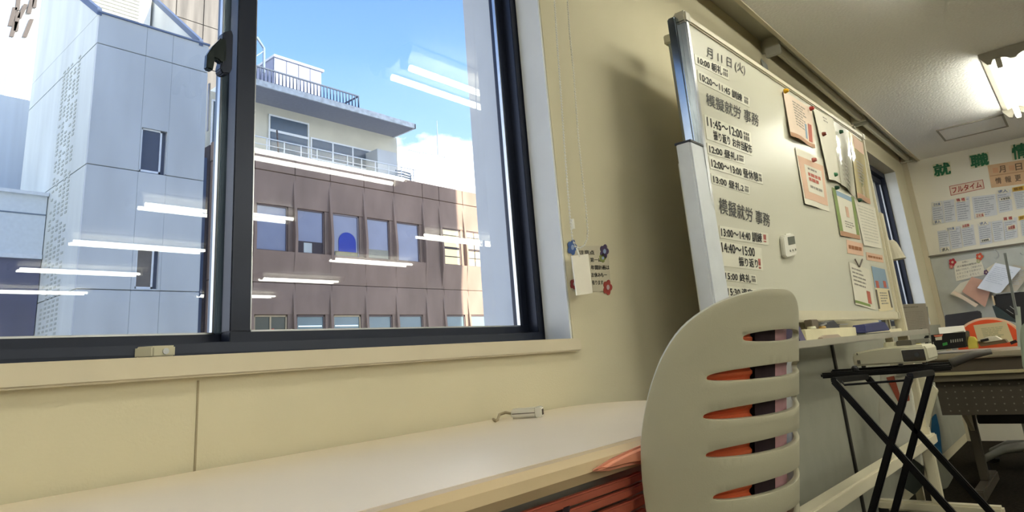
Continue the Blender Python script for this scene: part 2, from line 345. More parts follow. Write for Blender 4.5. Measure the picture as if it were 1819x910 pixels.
tq = Quad([pY(1016, 455, .862), pY(1045, 451, .862), pY(1053, 521, .862), pY(1025, 525, .862)], (0, -1, 0), 0)
tq.sheet('card', mat('tag_white', (.90, .88, .82), .4), tg, t=.003)
MB().tube([pY(1024, 441, .866), pY(1030, 456, .861)], .002, 6).build('loop', PLAS, tg)
# notice film behind the chain, with flower stickers
nf = Quad([pY(1012, 437, YW), pY(1079, 437, YW), pY(1085, 518, YW), pY(1018, 518, YW)], (0, -1, 0), .0015)
nn = thing('wall_notice', tuple(nf.at(.5, 0)), 'small clear notice card with handwriting on the wall behind the blind chain', 'notice')
nf.sheet('film', mat('clear_film', (.78, .75, .66), .25), nn)
for i, tx in enumerate(('注意点', '第一に', '年間計画は', 'お休みも一', '有ります')):
    nf.text(tx, (.2+.28*(i > 0), .2+.28*(i > 0)+(.4, .3, .5, .42, .3)[i], .80-.165*i, .90-.165*i), INK, nn, bold=.01)
def flower(px, py, plane, rx, ry, col, cname, label, colc, inner=(.75, .75, .8)):
    mb = MB(); m2_ = MB(); c = plane(px, py); ux = (plane(px+rx, py)-c); uy = (plane(px, py-ry)-c); n = ux.cross(uy).normalized()
    if n.dot(Vector((0, 0, CZ))-c) < 0: n = -n
    vs = [c+n*.003]; 
    K = 40
    for k in range(K):
        t_ = 2*math.pi*k/K; r = .72+.28*abs(math.cos(2.5*t_)); vs.append(c+n*.003+ux*r*math.cos(t_)+uy*r*math.sin(t_))
    top = vs; b = [v-n*.0015 for v in vs]
    fs = [(0, 1+k, 1+(k+1) % K) for k in range(K)]+[(1+k, 1+(k+1) % K, K+2+(k+1) % K, K+2+k) for k in range(K)]
    mb.add(top+b, fs)
    t = thing('flower_sticker', tuple(c), label, 'sticker')
    mb.build('petals', mat(cname, col, .6), t)
    m2_.add([c+n*.0036]+[c+n*.0036+(ux*math.cos(2*math.pi*k/16)+uy*math.sin(2*math.pi*k/16))*.33 for k in range(16)], [(0, 1+k, 1+(k+1) % 16) for k in range(16)])
    m2_.build('flower_centre', mat(cname+'_c', inner, .6), t)
pw = lambda x, y: pY(x, y, YW)
for (x, y, rx, ry, col, cn, lb) in ((1015, 440, 8.5, 14, (.22, .35, .58), 'blue_felt', 'blue flower sticker at the top left of the small wall notice'),
        (1072, 447, 8, 13, (.27, .21, .34), 'plum_felt', 'dark purple flower sticker at the top right of the small wall notice'),
        (1069, 459, 6, 8, (.52, .56, .30), 'olive_felt', 'small olive green flower sticker under the purple one'),
        (1078, 511, 8, 14, (.60, .22, .18), 'rust_felt', 'rust red flower sticker at the bottom right of the small wall notice'),
        (1018, 505, 6.5, 10, (.58, .20, .20), 'red_felt', 'red flower sticker half hidden by the hanging tag')):
    flower(x, y, pw, rx, ry, col, cn, lb, None, inner=(.70, .62, .62) if 'r' in cn[:2] else (.55, .62, .75))
# ------------------------------------------------------------------ desk along the window wall
dk = thing('desk', (.2, .67, 0), 'long pale desk with rounded beige edge standing along the window wall', 'desk')
def desk_outline(off, x0=-1.6, x1=1.30, y0=.452, y1=.893, r=.13):
    pts = [(x0, y1)]
    for k in range(9): t_ = math.pi/2*(1-k/8); pts.append((x1-r+(r-off)*math.cos(t_), y1-r+(r)*math.sin(t_)))
    for k in range(9): t_ = -math.pi/2*k/8; pts.append((x1-.06+(.06-off)*math.cos(t_), y0+.06+(.06-off)*math.sin(t_)))
    pts.append((x0, y0+off)); return pts
MB().prism([(x, y, .694) for x, y in desk_outline(.0)], (0, 0, .026)).build('desktop', DESKT, dk, .002)
# rounded edge band along the front
eb = [(-1.6, .452, .7065)]+[(x, .452, .7065) for x in (-.5, .5, 1.3)]+[(1.385, .475, .7065), (1.402, .54, .7065), (1.402, .74, .7065)]
mbE = MB(); prof = [(0, .0135), (-.010, .0125), (-.017, .006), (-.019, -.004), (-.014, -.014), (0, -.016)]
front = MB().prism([(-1.6, .452+a_, .7065+b_) for a_, b_ in prof], (2.85, 0, 0)); front.build('edge_band', DESKE, dk, smooth=False)
ed = MB()
for k in range(8):
    a0 = -math.pi/2+math.pi/2*k/8; a1 = -math.pi/2+math.pi/2*(k+1)/8; cx_, cy_ = 1.25, .522
    ring = lambda t_: [(cx_+(.07-a_)*math.cos(t_), cy_+(.07-a_)*math.sin(t_), .7065+b_) for a_, b_ in prof]
    r0, r1 = ring(a0), ring(a1); ed.add(r0+r1, [(i, i+1, i+7, i+6) for i in range(5)])
ed.build('corner_band', DESKE, dk)
box('apron', GREYP, -1.5, 1.30, .478, .50, .60, .694, dk, .002)
for (x, y) in ((-1.4, .52), (1.22, .52), (-1.4, .82), (1.22, .82)): MB().tube([(x, y, 0), (x, y, .694)], .02, 10).build('leg', SILVER, dk, smooth=True)
# power strip
ps = thing('power_strip', tuple(pZ(925, 746, .721)), 'white multi-outlet power tap with cord lying at the back of the desk', 'power strip')
A_ = pZ(908, 745, .7205); B_ = pZ(953, 742, .7205); A_.z = B_.z = .7205
dd = (B_-A_).normalized(); nn_ = Vector((-dd.y, dd.x, 0))
L0 = (B_-A_).length
ctr = (A_+B_)/2+Vector((0, 0, .0085))+nn_*.012
MB().obox(ctr, dd*L0/2, nn_*.013, (0, 0, .0085)).build('tap_body', PLAS, ps, .003)
MB().obox(ctr+dd*(L0/2+.004), dd*.006, nn_*.0145, (0, 0, .0095)).build('socket_face', PLAS, ps, .002)
for k in (-1, 1): MB().obox(ctr+dd*(L0/2+.0105)+nn_*.005*k, dd*.0006, nn_*.0015, (0, 0, .005)).build('slot', mat('slot_dark', (.35, .30, .26), .8), ps)
MB().obox(ctr-nn_*.0132, dd*L0/2*.9, nn_*.0003, (0, 0, .0006)).build('seam', mat('slot_dark', (.35, .30, .26), .8), ps)
c0 = ctr-dd*L0/2
MB().tube([c0, c0-dd*.012+Vector((0, 0, .003)), c0-dd*.024+Vector((0, 0, .0)), pZ(884, 746, .724), pZ(880, 748, .7225), pZ(872, 747, .7225)+nn_*.02], .0026, 8).build('cord', mat('cord_beige', (.66, .61, .50), .5), ps, smooth=True)
# ------------------------------------------------------------------ curved chair shells
def chair(C, R, H0d, lean, slots, zt, shell_m, label, z0=.7216, group=None, outline=None, lining=True, wmax=53, zlo=.40, zcut=None, rim=None, seat=True, slot_pad=None):
    H0 = math.radians(H0d); ln = math.tan(math.radians(lean)); out = Vector((math.cos(H0), math.sin(H0), 0)); C = Vector((C[0], C[1], 0))
    def S(a, z, dr=0):
        h = H0+math.radians(a); return C+Vector((math.cos(h), math.sin(h), 0))*(R+dr)+out*(ln*(z-z0))+Vector((0, 0, z))
    base_c = C.copy()
    t = thing('office_chair', (base_c.x-out.x*.25, base_c.y-out.y*.25, 0), label, 'chair', group)
    # outline in (angle, z*SC) parameter space
    K = 268.0  # degrees per metre scaling, keeps triangles well shaped
    ol = outline
    low = [(-a, z*K) for a, z in reversed(ol) if z < .735]
    poly = [(a, z*K) for a, z in ol[:-1]]+[(a, z*K) for a, z in ((-4, .8822), (4, .8815), (11, .8760), (18, .8650), (24, .8490), (31, .8250), (38, .7990), (45, .7680), (50, .7440))]+low
    def resample(pl, step):
        r = []
        for (x0, y0), (x1, y1) in zip(pl, pl[1:]+pl[:1]):
            n = max(1, int(math.hypot(x1-x0, y1-y0)/step))
            r += [(x0+(x1-x0)*k/n, y0+(y1-y0)*k/n) for k in range(n)]
        return r
    def chaikin(pl, it=2):
        for _ in range(it): pl = [q for i in range(len(pl)) for q in ((.75*pl[i][0]+.25*pl[(i+1) % len(pl)][0], .75*pl[i][1]+.25*pl[(i+1) % len(pl)][1]), (.25*pl[i][0]+.75*pl[(i+1) % len(pl)][0], .25*pl[i][1]+.75*pl[(i+1) % len(pl)][1]))]
        return pl
    poly = resample(chaikin(poly, 2), 2.0)
    holes = []
    for hw, zc_, hh_ in slots:
        n = 44; h = []
        for k in range(n):
            th = 2*math.pi*k/n; cx = math.cos(th); sy = math.sin(th)
            h.append((hw*cx, (zc_+hh_*(abs(sy)**.72)*(1 if sy > 0 else -1))*K))
        holes.append(resample(h, 1.6))
    pts = []; edges = []
    def addloop(l):
        b = len(pts); pts.extend([Vector(q) for q in l]); edges.extend([(b+i, b+(i+1) % len(l)) for i in range(len(l))])
    addloop(poly)
    for h in holes: addloop(h)
    def inside(pt, l):
        c = False; x, y = pt
        for (x0, y0), (x1, y1) in zip(l, l[1:]+l[:1]):
            if (y0 > y) != (y1 > y) and x < (x1-x0)*(y-y0)/(y1-y0)+x0: c = not c
        return c
    ys = [q[1] for q in poly]; y = min(ys)+1.5
    while y < max(ys):
        x = -54.
        while x < 54:
            if inside((x, y), poly) and not any(inside((x, y), h) for h in holes): pts.append(Vector((x+random.uniform(-.2, .2), y+random.uniform(-.2, .2))))
            x += 3.0
        y += 3.0
    v2, e2, f2, *_r2 = geometry.delaunay_2d_cdt(pts, edges, [], 0, 1e-4)
    tris = []
    for f in f2:
        cx = sum(v2[i].x for i in f)/len(f); cy = sum(v2[i].y for i in f)/len(f)
        if inside((cx, cy), poly) and not any(inside((cx, cy), h) for h in holes): tris.append(tuple(f))
    mb = MB(); mb.add([S(v.x, v.y/K) for v in v2], tris)
    sh = mb.build('shell', shell_m, t, smooth=True)
    me = sh.data; bm = bmesh.new(); bm.from_mesh(me); bmesh.ops.delete(bm, geom=[v for v in bm.verts if not v.link_faces], context='VERTS')
    bmesh.ops.recalc_face_normals(bm, faces=bm.faces)
    # consistent outward orientation
    f0 = bm.faces[0]; cc = f0.calc_center_median()+worg(t); o_ = (cc-C); o_.z = 0
    if f0.normal.dot(o_) < 0: bmesh.ops.reverse_faces(bm, faces=bm.faces)
    bm.to_mesh(me); bm.free()
    so_ = sh.modifiers.new('thickness', 'SOLIDIFY'); so_.thickness = .007; so_.offset = -1
    bv = sh.modifiers.new('soft_edge', 'BEVEL'); bv.width = .0022; bv.segments = 2; bv.limit_method = 'ANGLE'; bv.angle_limit = math.radians(50)
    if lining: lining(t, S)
    if seat:
        sc_ = C-out*.01; side = Vector((-out.y, out.x, 0))
        mbs = MB(); n = 28; top = []
        for k in range(n):
            th = 2*math.pi*k/n; cx = math.copysign(abs(math.cos(th))**.6, math.cos(th)); sy = math.copysign(abs(math.sin(th))**.6, math.sin(th))
            top.append(sc_+side*cx*.19+out*(sy*.19)+Vector((0, 0, .43)))
        mbs.prism(top, (0, 0, .045)); mbs.build('seat', ORANGE, t, .008)
        MB().tube([sc_+Vector((0, 0, .10)), sc_+Vector((0, 0, .43))], .025, 12).build('gas_column', BLACKP, t, smooth=True)
        for k in range(5):
            th = 2*math.pi*k/5+.3; d = Vector((math.cos(th), math.sin(th), 0))
            MB().tube([sc_+Vector((0, 0, .11)), sc_+d*.15+Vector((0, 0, .10)), sc_+d*.27+Vector((0, 0, .065))], [.022, .018, .013], 8).build('base_arm', mat('base_grey', (.66, .66, .62), .45), t, smooth=True)
            MB().tube([sc_+d*.27+Vector((d.y*.012, -d.x*.012, .027)), sc_+d*.27+Vector((-d.y*.012, d.x*.012, .027))], .026, 14).build('caster', BLACKP, t)
        bp0 = S(0, .56)-out*.03; MB().tube([sc_+out*.12+Vector((0, 0, .44)), sc_+out*.22+Vector((0, 0, .46)), bp0], .014, 8).build('back_bar', BLACKP, t, smooth=True)
    return t, S
OUT = [(0, 0.4428), (-20, 0.4469), (-34, 0.4756), (-43, 0.533), (-48, 0.5904), (-51, 0.6396), (-53, 0.6847), (-53.5, 0.7216), (-52.6, 0.7511), (-51, 0.7798), (-47.3, 0.8159), (-41, 0.8471), (-30, 0.8692), (-16, 0.8799), (0, 0.8823)]
ORR = mat('orange_pad', (1.0, .50, .32), .55, var=.06, scale=40)
def lining_near(t, S):
    nz = 112; zs = [.50+.362*k/nz for k in range(nz+1)]; A = [-41+31*i/14 for i in range(15)]; g = []
    for k, z in enumerate(zs): g += [S(a_, z, -.020-(.0036 if (k//2) % 2 else 0)) for a_ in A]
    w = 15; fs = [(j*w+i, j*w+i+1, (j+1)*w+i+1, (j+1)*w+i) for j in range(nz) for i in range(14) if abs(A[i]+1) < (50 if zs[j] < .79 else 41-((zs[j]-.79)/.07)**2*27)]
    MB().add(g, fs).build('ribbed_lining', ORR, t, label='orange ribbed lining inside the shell')
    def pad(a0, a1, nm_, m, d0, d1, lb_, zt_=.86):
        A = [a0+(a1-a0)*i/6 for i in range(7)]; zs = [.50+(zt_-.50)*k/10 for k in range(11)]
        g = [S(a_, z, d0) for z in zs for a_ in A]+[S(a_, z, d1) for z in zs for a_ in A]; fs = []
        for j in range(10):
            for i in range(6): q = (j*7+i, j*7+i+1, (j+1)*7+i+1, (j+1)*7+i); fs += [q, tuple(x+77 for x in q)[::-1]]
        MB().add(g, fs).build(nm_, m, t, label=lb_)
    pad(-10, 4, 'spine_pad', DARKUP, -.016, -.024, 'dark plum pad down the middle of the back')
    pad(3.5, 32, 'spill_liner', mat('mauve_orange_spill', (.78, .60, .62), .6), -.0155, -.022, 'added inner liner, mauve from orange light put into its colour', .835)  # added liner; its mauve imitates orange light bounced onto the cream shell
SL = [(20.5, 0.8266, 0.0071), (33.5, 0.7856, 0.0082), (34.5, 0.7437, 0.0084), (33.5, 0.7019, 0.008), (31, 0.656, 0.008), (28, 0.6134, 0.0078), (24, 0.5707, 0.0074)]
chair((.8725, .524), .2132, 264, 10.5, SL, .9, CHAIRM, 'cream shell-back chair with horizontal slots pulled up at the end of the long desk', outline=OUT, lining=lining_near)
# orange slatted chair under the desk edge
oc = thing('slatted_chair', (.68, .56, 0), 'orange chair with horizontal slats tucked under the front edge of the long desk', 'chair')
for py, th in ((846, .0045), (866, .0045), (890, .0055), (918, .006), (950, .006)):
    zz = pY(1140, py, .445).z
    MB().prism([(.30, .458, zz-th), (.42, .446, zz-th), (.70, .442, zz-th), (.735, .446, zz-th), (.735, .454, zz-th), (.70, .450, zz-th), (.42, .454, zz-th), (.30, .466, zz-th)], (0, 0, 2*th)).build('slat', mat('orange_slat', (.66, .33, .24), .5), oc, .0015)
tb_ = [pY(x, y, .428) for x, y in ((1050, 838), (1085, 816), (1120, 799), (1147, 788), (1147, 822), (1110, 829), (1080, 837))]
MB().prism([(p_.x, .4235, p_.z) for p_ in tb_], (0, .010, 0)).build('slat', mat('orange_rail', (.84, .54, .42), .5), oc, .004, seg=3, label='broad orange top rail of the back')
for xx in (.36, .58): MB().tube([(xx, .47, .40), (xx, .452, .675)], .009, 8).build('upright', DARKUP, oc)
box('seat', ORANGE, .22, .60, .47, .85, .41, .45, oc, .012)
for (x, y) in ((.26, .50), (.56, .50), (.26, .82), (.56, .82)): MB().tube([(x, y, 0), (x, y, .41)], .011, 8).build('leg', SILVER, oc)
# ------------------------------------------------------------------ whiteboard on its stand
BA = Vector((1.646, .702, .889)); th_ = math.radians(-1.4555); ti = math.radians(-1.2138)
Bd = Vector((math.cos(th_), math.sin(th_), 0)); Bu = Vector((-math.sin(th_)*math.sin(ti), math.cos(th_)*math.sin(ti), math.cos(ti))); Bn = Bd.cross(Bu)
def Bp(s, t, d=0): return BA+Bd*s+Bu*t+Bn*d
def pB(px, py, d=0): return pP(px, py, BA+Bn*d, Bn)
wb = thing('whiteboard', (2.6, .72, 0), 'large rolling whiteboard with a daily schedule standing against the window wall', 'whiteboard')
BW, BH = 1.745, .837
MB().obox(Bp(BW/2, BH/2, -.010), Bd*(BW/2-.008), Bu*(BH/2-.008), Bn*.010).build('board_surface', WB, wb)
fr = .011
for (c, a_, b_) in ((Bp(BW/2, BH, -.008), Bd*(BW/2), Bu*fr), (Bp(BW/2, 0, -.008), Bd*(BW/2), Bu*(fr*1.6)), (Bp(0, BH/2, -.008), Bu*(BH/2), Bd*fr), (Bp(BW, BH/2, -.008), Bu*(BH/2), Bd*fr)):
    MB().obox(c, a_, b_, Bn*.016).build('frame_rail', WBFR if b_ != Bd*fr or c.x > 2.5 else SILVER, wb, .004)
for (s_, t_) in ((0, 0), (0, BH), (BW, 0), (BW, BH)): MB().obox(Bp(s_, t_, -.008), Bd*.018, Bu*.018, Bn*.019).build('corner_cap', mat('cap_cream', (.72, .70, .62), .4), wb, .005)
# left posts: chrome slider in a white sleeve, grey back post, backing board edge
def vbar(px0, py0, px1, py1, Y, w, d, m, name, z1=None):
    a_ = pY(px0, py0, Y); b_ = pY(px1, py1, Y); return MB().bar(a_, b_, w, d, (0, 1, 0)).build(name, m, wb, .003)
CHR = mat('chrome', (.62, .66, .70), .12, .95, var=.1)
xl = pY(1228, 60, .715).x
yb_ = .70
xc0, xc1 = pY(1216, 156, yb_).x, pY(1232, 156, yb_).x; xp0, xp1 = pY(1224, 290, yb_).x, pY(1250, 290, yb_).x; zs1 = pY(1237, 258, yb_).z
MB().box(xp0, xp1, yb_-.012, yb_+.03, .10, zs1).build('post', mat('post_white', (.86, .88, .90), .4), wb, .004)
MB().box(xc0, xc1, yb_-.004, yb_+.022, zs1, 1.725).build('chrome_slider', CHR, wb, .004, seg=3)
MB().box(xp0-.001, xp1+.001, yb_-.014, yb_+.032, zs1-.006, zs1).build('post_collar', BLACKP, wb)
xq0, xq1 = pY(1198, 80, .775).x, pY(1212, 80, .775).x
MB().box(xq0, xq1, .775, .795, .1, 1.735).build('rear_post', mat('post_grey', (.60, .62, .60), .4, .3), wb, .002)
MB().box(xq0-.006, xq1+.006, .765, .805, 1.725, 1.755).build('post_cap', mat('cap_beige', (.78, .76, .66), .5), wb, .003)
xr0, xr1 = pY(1211, 320, .76).x, pY(1232, 320, .76).x
MB().box(xr0, xr1, .745, .765, .2, pY(1216, 293, .76).z).build('rear_panel', mat('panel_pale', (.84, .85, .82), .5), wb, .002)
xr_ = 3.43
MB().bar((xr_, .665, .10), (xr_, .652, 1.36), .045, .04, (0, 1, 0)).build('post', WBFR, wb, .004)
MB().bar((xr_+.012, .73, .10), (xr_+.012, .71, 1.27), .03, .03, (0, 1, 0)).build('rear_post', WBFR, wb, .004)
MB().bar((xl, .67, .378), (xr_, .64, .369), .05, .04).build('crossbar', WBFR, wb, .005)
fa = pZ(1512, 880, .105); fb = pZ(1783, 893, .105)
for xx in (xl, 3.36):
    MB().bar((xx, .88, .105), (xx, .43, .105), .05, .04).build('foot_beam', WBFR, wb, .008)
    for yy in (.86, .46):
        MB().tube([(xx-.012, yy, .04), (xx+.012, yy, .04)], .04, 16).build('caster', BLACKP, wb, .003)
        MB().box(xx-.02, xx+.02, yy-.02, yy+.02, .075, .09).build('caster_fork', BLACKP, wb)
MB().bar((3.39, .65, .42), (3.36, .65, .12), .045, .04, (0, 1, 0)).build('lower_leg', WBFR, wb, .004)
# tray under the board
TR = mat('tray_cream', (.84, .81, .70), .45)
t0 = pY(1420, 612, .66); t1 = pY(1640, 598, .60)
zt_ = .8014
MB().bar((1.69, .651, zt_), (3.42, .609, zt_+.006), .10, .008).build('tray', TR, wb, .002)
MB().bar((1.69, .60, zt_+.004), (3.42, .558, zt_+.010), .006, .02).build('tray_lip', mat('tray_lip', (.66, .64, .58), .4), wb, .002)
MB().bar((1.69, .699, zt_+.01), (3.42, .657, zt_+.016), .006, .03).build('tray_back', TR, wb, .002)
for s_ in (.25, 1.6): MB().box(1.65+s_-.02, 1.65+s_+.02, .675, .69, zt_, .89).build('tray_bracket', GREYP, wb)
HB = Quad([Bp(0, BH), Bp(BW, BH), Bp(BW, 0), Bp(0, 0)], Bn, .0002)
def bq(c, off=.001, curl=0): return Quad([pB(*q) for q in c], Bn, off, curl)
for tx, c in (('月 11 日 (火)', [(1254, 82), (1323, 116), (1323, 136), (1255, 104)]), ('模擬就労 事務', [(1253, 165), (1347, 204), (1347, 226), (1255, 187)]), ('模擬就労 事務', [(1276, 351), (1367, 381), (1367, 404), (1278, 379)])):
    bq(c, .0003).text(tx, (0, 1, 0, 1), INKG, wb, bold=.006, name='handwriting')
STRIP = mat('magnet_sheet_white', (.88, .87, .80), .35, var=.01)
strips = [
 ('10:00 朝礼', [(1233, 96), (1294, 123), (1294, 143), (1234, 113)], [((.08, .78, .12, .9), '10:00 朝礼')], (.82, .97)),
 ('10:20 to 11:45', [(1238, 124), (1331, 174), (1331, 191), (1240, 145)], [((.03, .83, .12, .9), '10:20～11:45 訓練')], (.88, .97)),
 ('11:45 to 12:00, two lines high', [(1250, 203), (1333, 236), (1336, 277), (1255, 247)], [((.04, .78, .56, .92), '11:45～12:00'), ((.14, .99, .08, .46), '振り返り お弁当配布')], (.82, .96, .56, .92)),
 ('12:00 昼礼1', [(1255, 254), (1322, 276), (1322, 292), (1257, 273)], [((.04, .8, .1, .92), '12:00 昼礼1')], (.84, .97)),
 ('12:00 to 13:00', [(1258, 277), (1353, 308), (1355, 328), (1261, 299)], [((.03, .9, .1, .9), '12:00～13:00 昼休憩')], (.92, .98)),
 ('13:00 昼礼2', [(1262, 308), (1331, 331), (1331, 346), (1264, 326)], [((.04, .82, .08, .92), '13:00 昼礼2')], (.86, .97)),
 ('13:00 to 14:40', [(1277, 401), (1364, 415), (1365, 436), (1279, 423)], [((.02, .84, .1, .92), '13:00～14:40 訓練')], (.88, .98)),
 ('14:40 to 15:00, two lines high', [(1278, 428), (1352, 441), (1355, 481), (1284, 473)], [((.02, .8, .56, .94), '14:40～15:00'), ((.38, .86, .08, .46), '振り返り')], (.88, .98, .06, .5)),
 ('15:00 終礼', [(1285, 481), (1342, 489), (1344, 505), (1286, 498)], [((.03, .8, .06, .94), '15:00 終礼')], (.84, .97)),
 ('15:30 退室', [(1289, 508), (1347, 515), (1349, 531), (1291, 527)], [((.03, .78, .06, .94), '15:30 退室')], (.82, .97))]
ORD = ('topmost of ten', 'second from the top', 'third from the top, two lines high', 'fourth from the top', 'fifth from the top', 'sixth from the top', 'seventh from the top', 'eighth from the top, two lines high', 'ninth from the top', 'lowest of ten')
for si_, (nm_, c, txs, ic) in enumerate(strips):
    q = bq(c, .0012); o = thing('schedule_strip', tuple(q.at(.5, .0)), 'white schedule strip on the whiteboard, '+ORD[si_], 'magnet strip')
    q.sheet('strip', STRIP, o, t=.001)
    for r_, tx in txs: q.text(tx, r_, INK, o, bold=.015)
    v0_, v1_ = (ic[2], ic[3]) if len(ic) > 2 else (.2, .85)
    im = MB(); du = (ic[1]-ic[0]); red = '14:40' in nm_
    for k in range(3):
        a0 = ic[0]+du*k/3; 
        for hh0, hh1 in (((0, .55), (.68, 1)) if not red else ((0, .2), (.32, 1))):
            im.add([q.at(a0, v0_+(v1_-v0_)*hh0, .0007), q.at(a0+du*.24, v0_+(v1_-v0_)*hh0, .0007), q.at(a0+du*.24, v0_+(v1_-v0_)*hh1, .0007), q.at(a0, v0_+(v1_-v0_)*hh1, .0007)], [(0, 1, 2, 3)])
        if red and k == 1: break
    im.build('pictogram', mat('picto_red', (.65, .2, .16), .6) if red else mat('picto_grey', (.35, .34, .31), .6), o)
# timer
tmc = [(1383, 419), (1404, 416), (1409, 454), (1388, 460)]
tm = thing('kitchen_timer', tuple(pB(1396, 458)), 'small white digital timer with grey screen stuck on the whiteboard', 'timer')
q = bq(tmc, .014); MB().prism([q.at(*uv) for uv in ((.1, 0), (.9, 0), (1, .12), (1, .88), (.9, 1), (.1, 1), (0, .88), (0, .12))], -Bn*.013).build('timer_body', PLAS, tm, .003)
q.sheet('screen', mat('lcd_grey', (.35, .37, .33), .2), tm, (.34, .92, .52, .88), .0008)
for k in range(3): MB().tube([q.at(.42+k*.22, .26, 0), q.at(.42+k*.22, .26, .0022)], .0035, 10).build('button', mat('button_grey', (.55, .54, .50), .5), tm)
MB().tube([q.at(.35, 1.0, -.006), q.at(.75, 1.0, -.006)], .003, 6).build('stand_clip', PLAS, tm)
# papers
def pm(n, c, r=.6): return mat(n, c, r, var=.02)
PW = pm('paper_white', (.88, .86, .79)); PCR = pm('paper_cream', (.88, .83, .68)); PPK = pm('paper_pinkish', (.88, .80, .72)); POR = pm('print_orange', (.86, .71, .60))
PSLV = mat('clear_sleeve_paper', (.85, .84, .77), .08, coat=.8, var=.02); TXG = pm('print_grey', (.55, .53, .48)); TXR = pm('print_red', (.72, .36, .28)); GRN = pm('print_green', (.50, .58, .30)); GRD = pm('print_dark_green', (.22, .42, .25))
BLU = pm('print_blue', (.52, .62, .70)); TAN = pm('print_tan', (.72, .55, .42)); YEL = pm('print_yellow', (.88, .76, .42))
def paper(name, c, label, m, curl=.004, off=.0015, cat='paper'):
    q = bq(c, off, curl); o = thing(name, tuple(q.at(.5, 0)), label, cat); q.sheet('sheet', m, o); return q, o
q, o = paper('poster', [(1389, 162), (1441, 193), (1446, 264), (1399, 243)], 'pinkish flyer with two small figures, leftmost paper pinned on the whiteboard', PPK, .012)
q.lines((.25, .78, .3, .9), 9, TXG, o); q.sheet('bottom_band', TAN, o, (0, 1, 0, .09), .0008); q.sheet('figure', BLU, o, (.66, .74, .15, .5), .0008); q.sheet('figure', TXR, o, (.8, .93, .12, .55), .0008)
q, o = paper('poster', [(1411, 262), (1461, 283), (1472, 376), (1427, 363)], 'orange bordered notice with red lettering pinned below the pinkish flyer', PW, .006)
q.sheet('border', POR, o, (.03, .97, .1, .86), .0006); q.sheet('centre_panel', PW, o, (.2, .86, .24, .74), .0011); q.lines((.28, .8, .44, .62), 2, TXR, o, d=.0018, w=.7); q.lines((.28, .8, .3, .4), 1, TXG, o, d=.0018); q.lines((.3, .8, .64, .72), 1, TXG, o, d=.0018)
q, o = paper('sheet_of_paper', [(1441, 192), (1477, 212), (1496, 328), (1467, 320)], 'long blank white sheet hanging in the middle of the whiteboard papers', PW, .008, .006)
q.lines((.4, .7, .86, .95), 2, TXG, o)
q, o = paper('poster', [(1478, 214), (1507, 232), (1519, 352), (1490, 329)], 'grey text sheet in a shiny clear sleeve beside the long blank sheet', PSLV, .010)
q.lines((.15, .9, .08, .42), 5, TXG, o)
q, o = paper('poster', [(1507, 234), (1531, 252), (1545, 363), (1520, 353)], 'shiny-sleeved cream leaflet with an orange top at the top right whiteboard corner', mat('sleeve_cream', (.88, .82, .62), .08, coat=.8, var=.02), .008)
q.sheet('top_band', POR, o, (.2, 1, .78, .98), .0006); q.sheet('bottom_band', TAN, o, (0, 1, .0, .08), .0006); q.lines((.2, .85, .25, .6), 7, TXG, o)
q, o = paper('poster', [(1477, 333), (1516, 351), (1527, 426), (1491, 419)], 'green framed poster with a small figure below the shiny grey sleeve', PW, .004)
q.sheet('border', GRN, o, (0, .14, .04, 1), .0006); q.sheet('border', GRN, o, (.86, 1, .1, 1), .0006); q.sheet('border', TAN, o, (0, 1, 0, .1), .0007); q.sheet('header', BLU, o, (.14, .86, .86, .97), .0006); q.sheet('figure', POR, o, (.45, .6, .45, .68), .0012); q.lines((.3, .8, .2, .36), 3, TXG, o)
q, o = paper('timetable_sheet', [(1517, 356), (1554, 370), (1565, 442), (1533, 436)], 'white ruled timetable sheet at the right edge below the cream leaflet', PW, .003)
q.lines((.1, .92, .08, .94), 12, pm('print_pale', (.75, .74, .68)), o, w=.25, jit=.05)
for c, lb in (([(1503, 426), (1532, 433), (1533, 455), (1505, 450)], 'orange label strip under the green framed poster'), ([(1538, 448), (1567, 454), (1569, 467), (1539, 462)], 'orange label strip under the ruled timetable sheet')):
    q, o = paper('label_strip', c, lb, POR, 0, cat='label'); q.lines((.08, .92, .3, .7), 1, mat('print_brown', (.60, .38, .22), .7), o, w=.7, jit=.02)
q, o = paper('poster', [(1507, 466), (1543, 479), (1555, 551), (1518, 541)], 'white flyer with a green swoosh along its foot, low on the whiteboard', PW, .003)
q.lines((.08, .8, .45, .92), 5, TXG, o, w=.4); q.sheet('swoosh', GRN, o, (0, .75, .04, .1), .0006); q.sheet('figure', TXR, o, (.66, .84, .12, .42), .0006)
q, o = paper('poster', [(1547, 473), (1571, 479), (1586, 551), (1561, 554)], 'narrow poster with a blue top half at the lower right corner of the whiteboard', PCR, .0)
q.sheet('blue_top', BLU, o, (0, 1, .52, 1), .0006); q.sheet('figure', TXR, o, (.1, .3, .52, .68), .0012); q.sheet('figure', TXR, o, (.65, .85, .54, .7), .0012); q.sheet('side_band', mat('print_dark', (.35, .32, .28), .6), o, (0, .1, .06, .48), .0006); q.sheet('side_band', mat('print_dark', (.35, .32, .28), .6), o, (.9, 1, .06, .48), .0006); q.lines((.25, .78, .14, .44), 5, TXG, o)
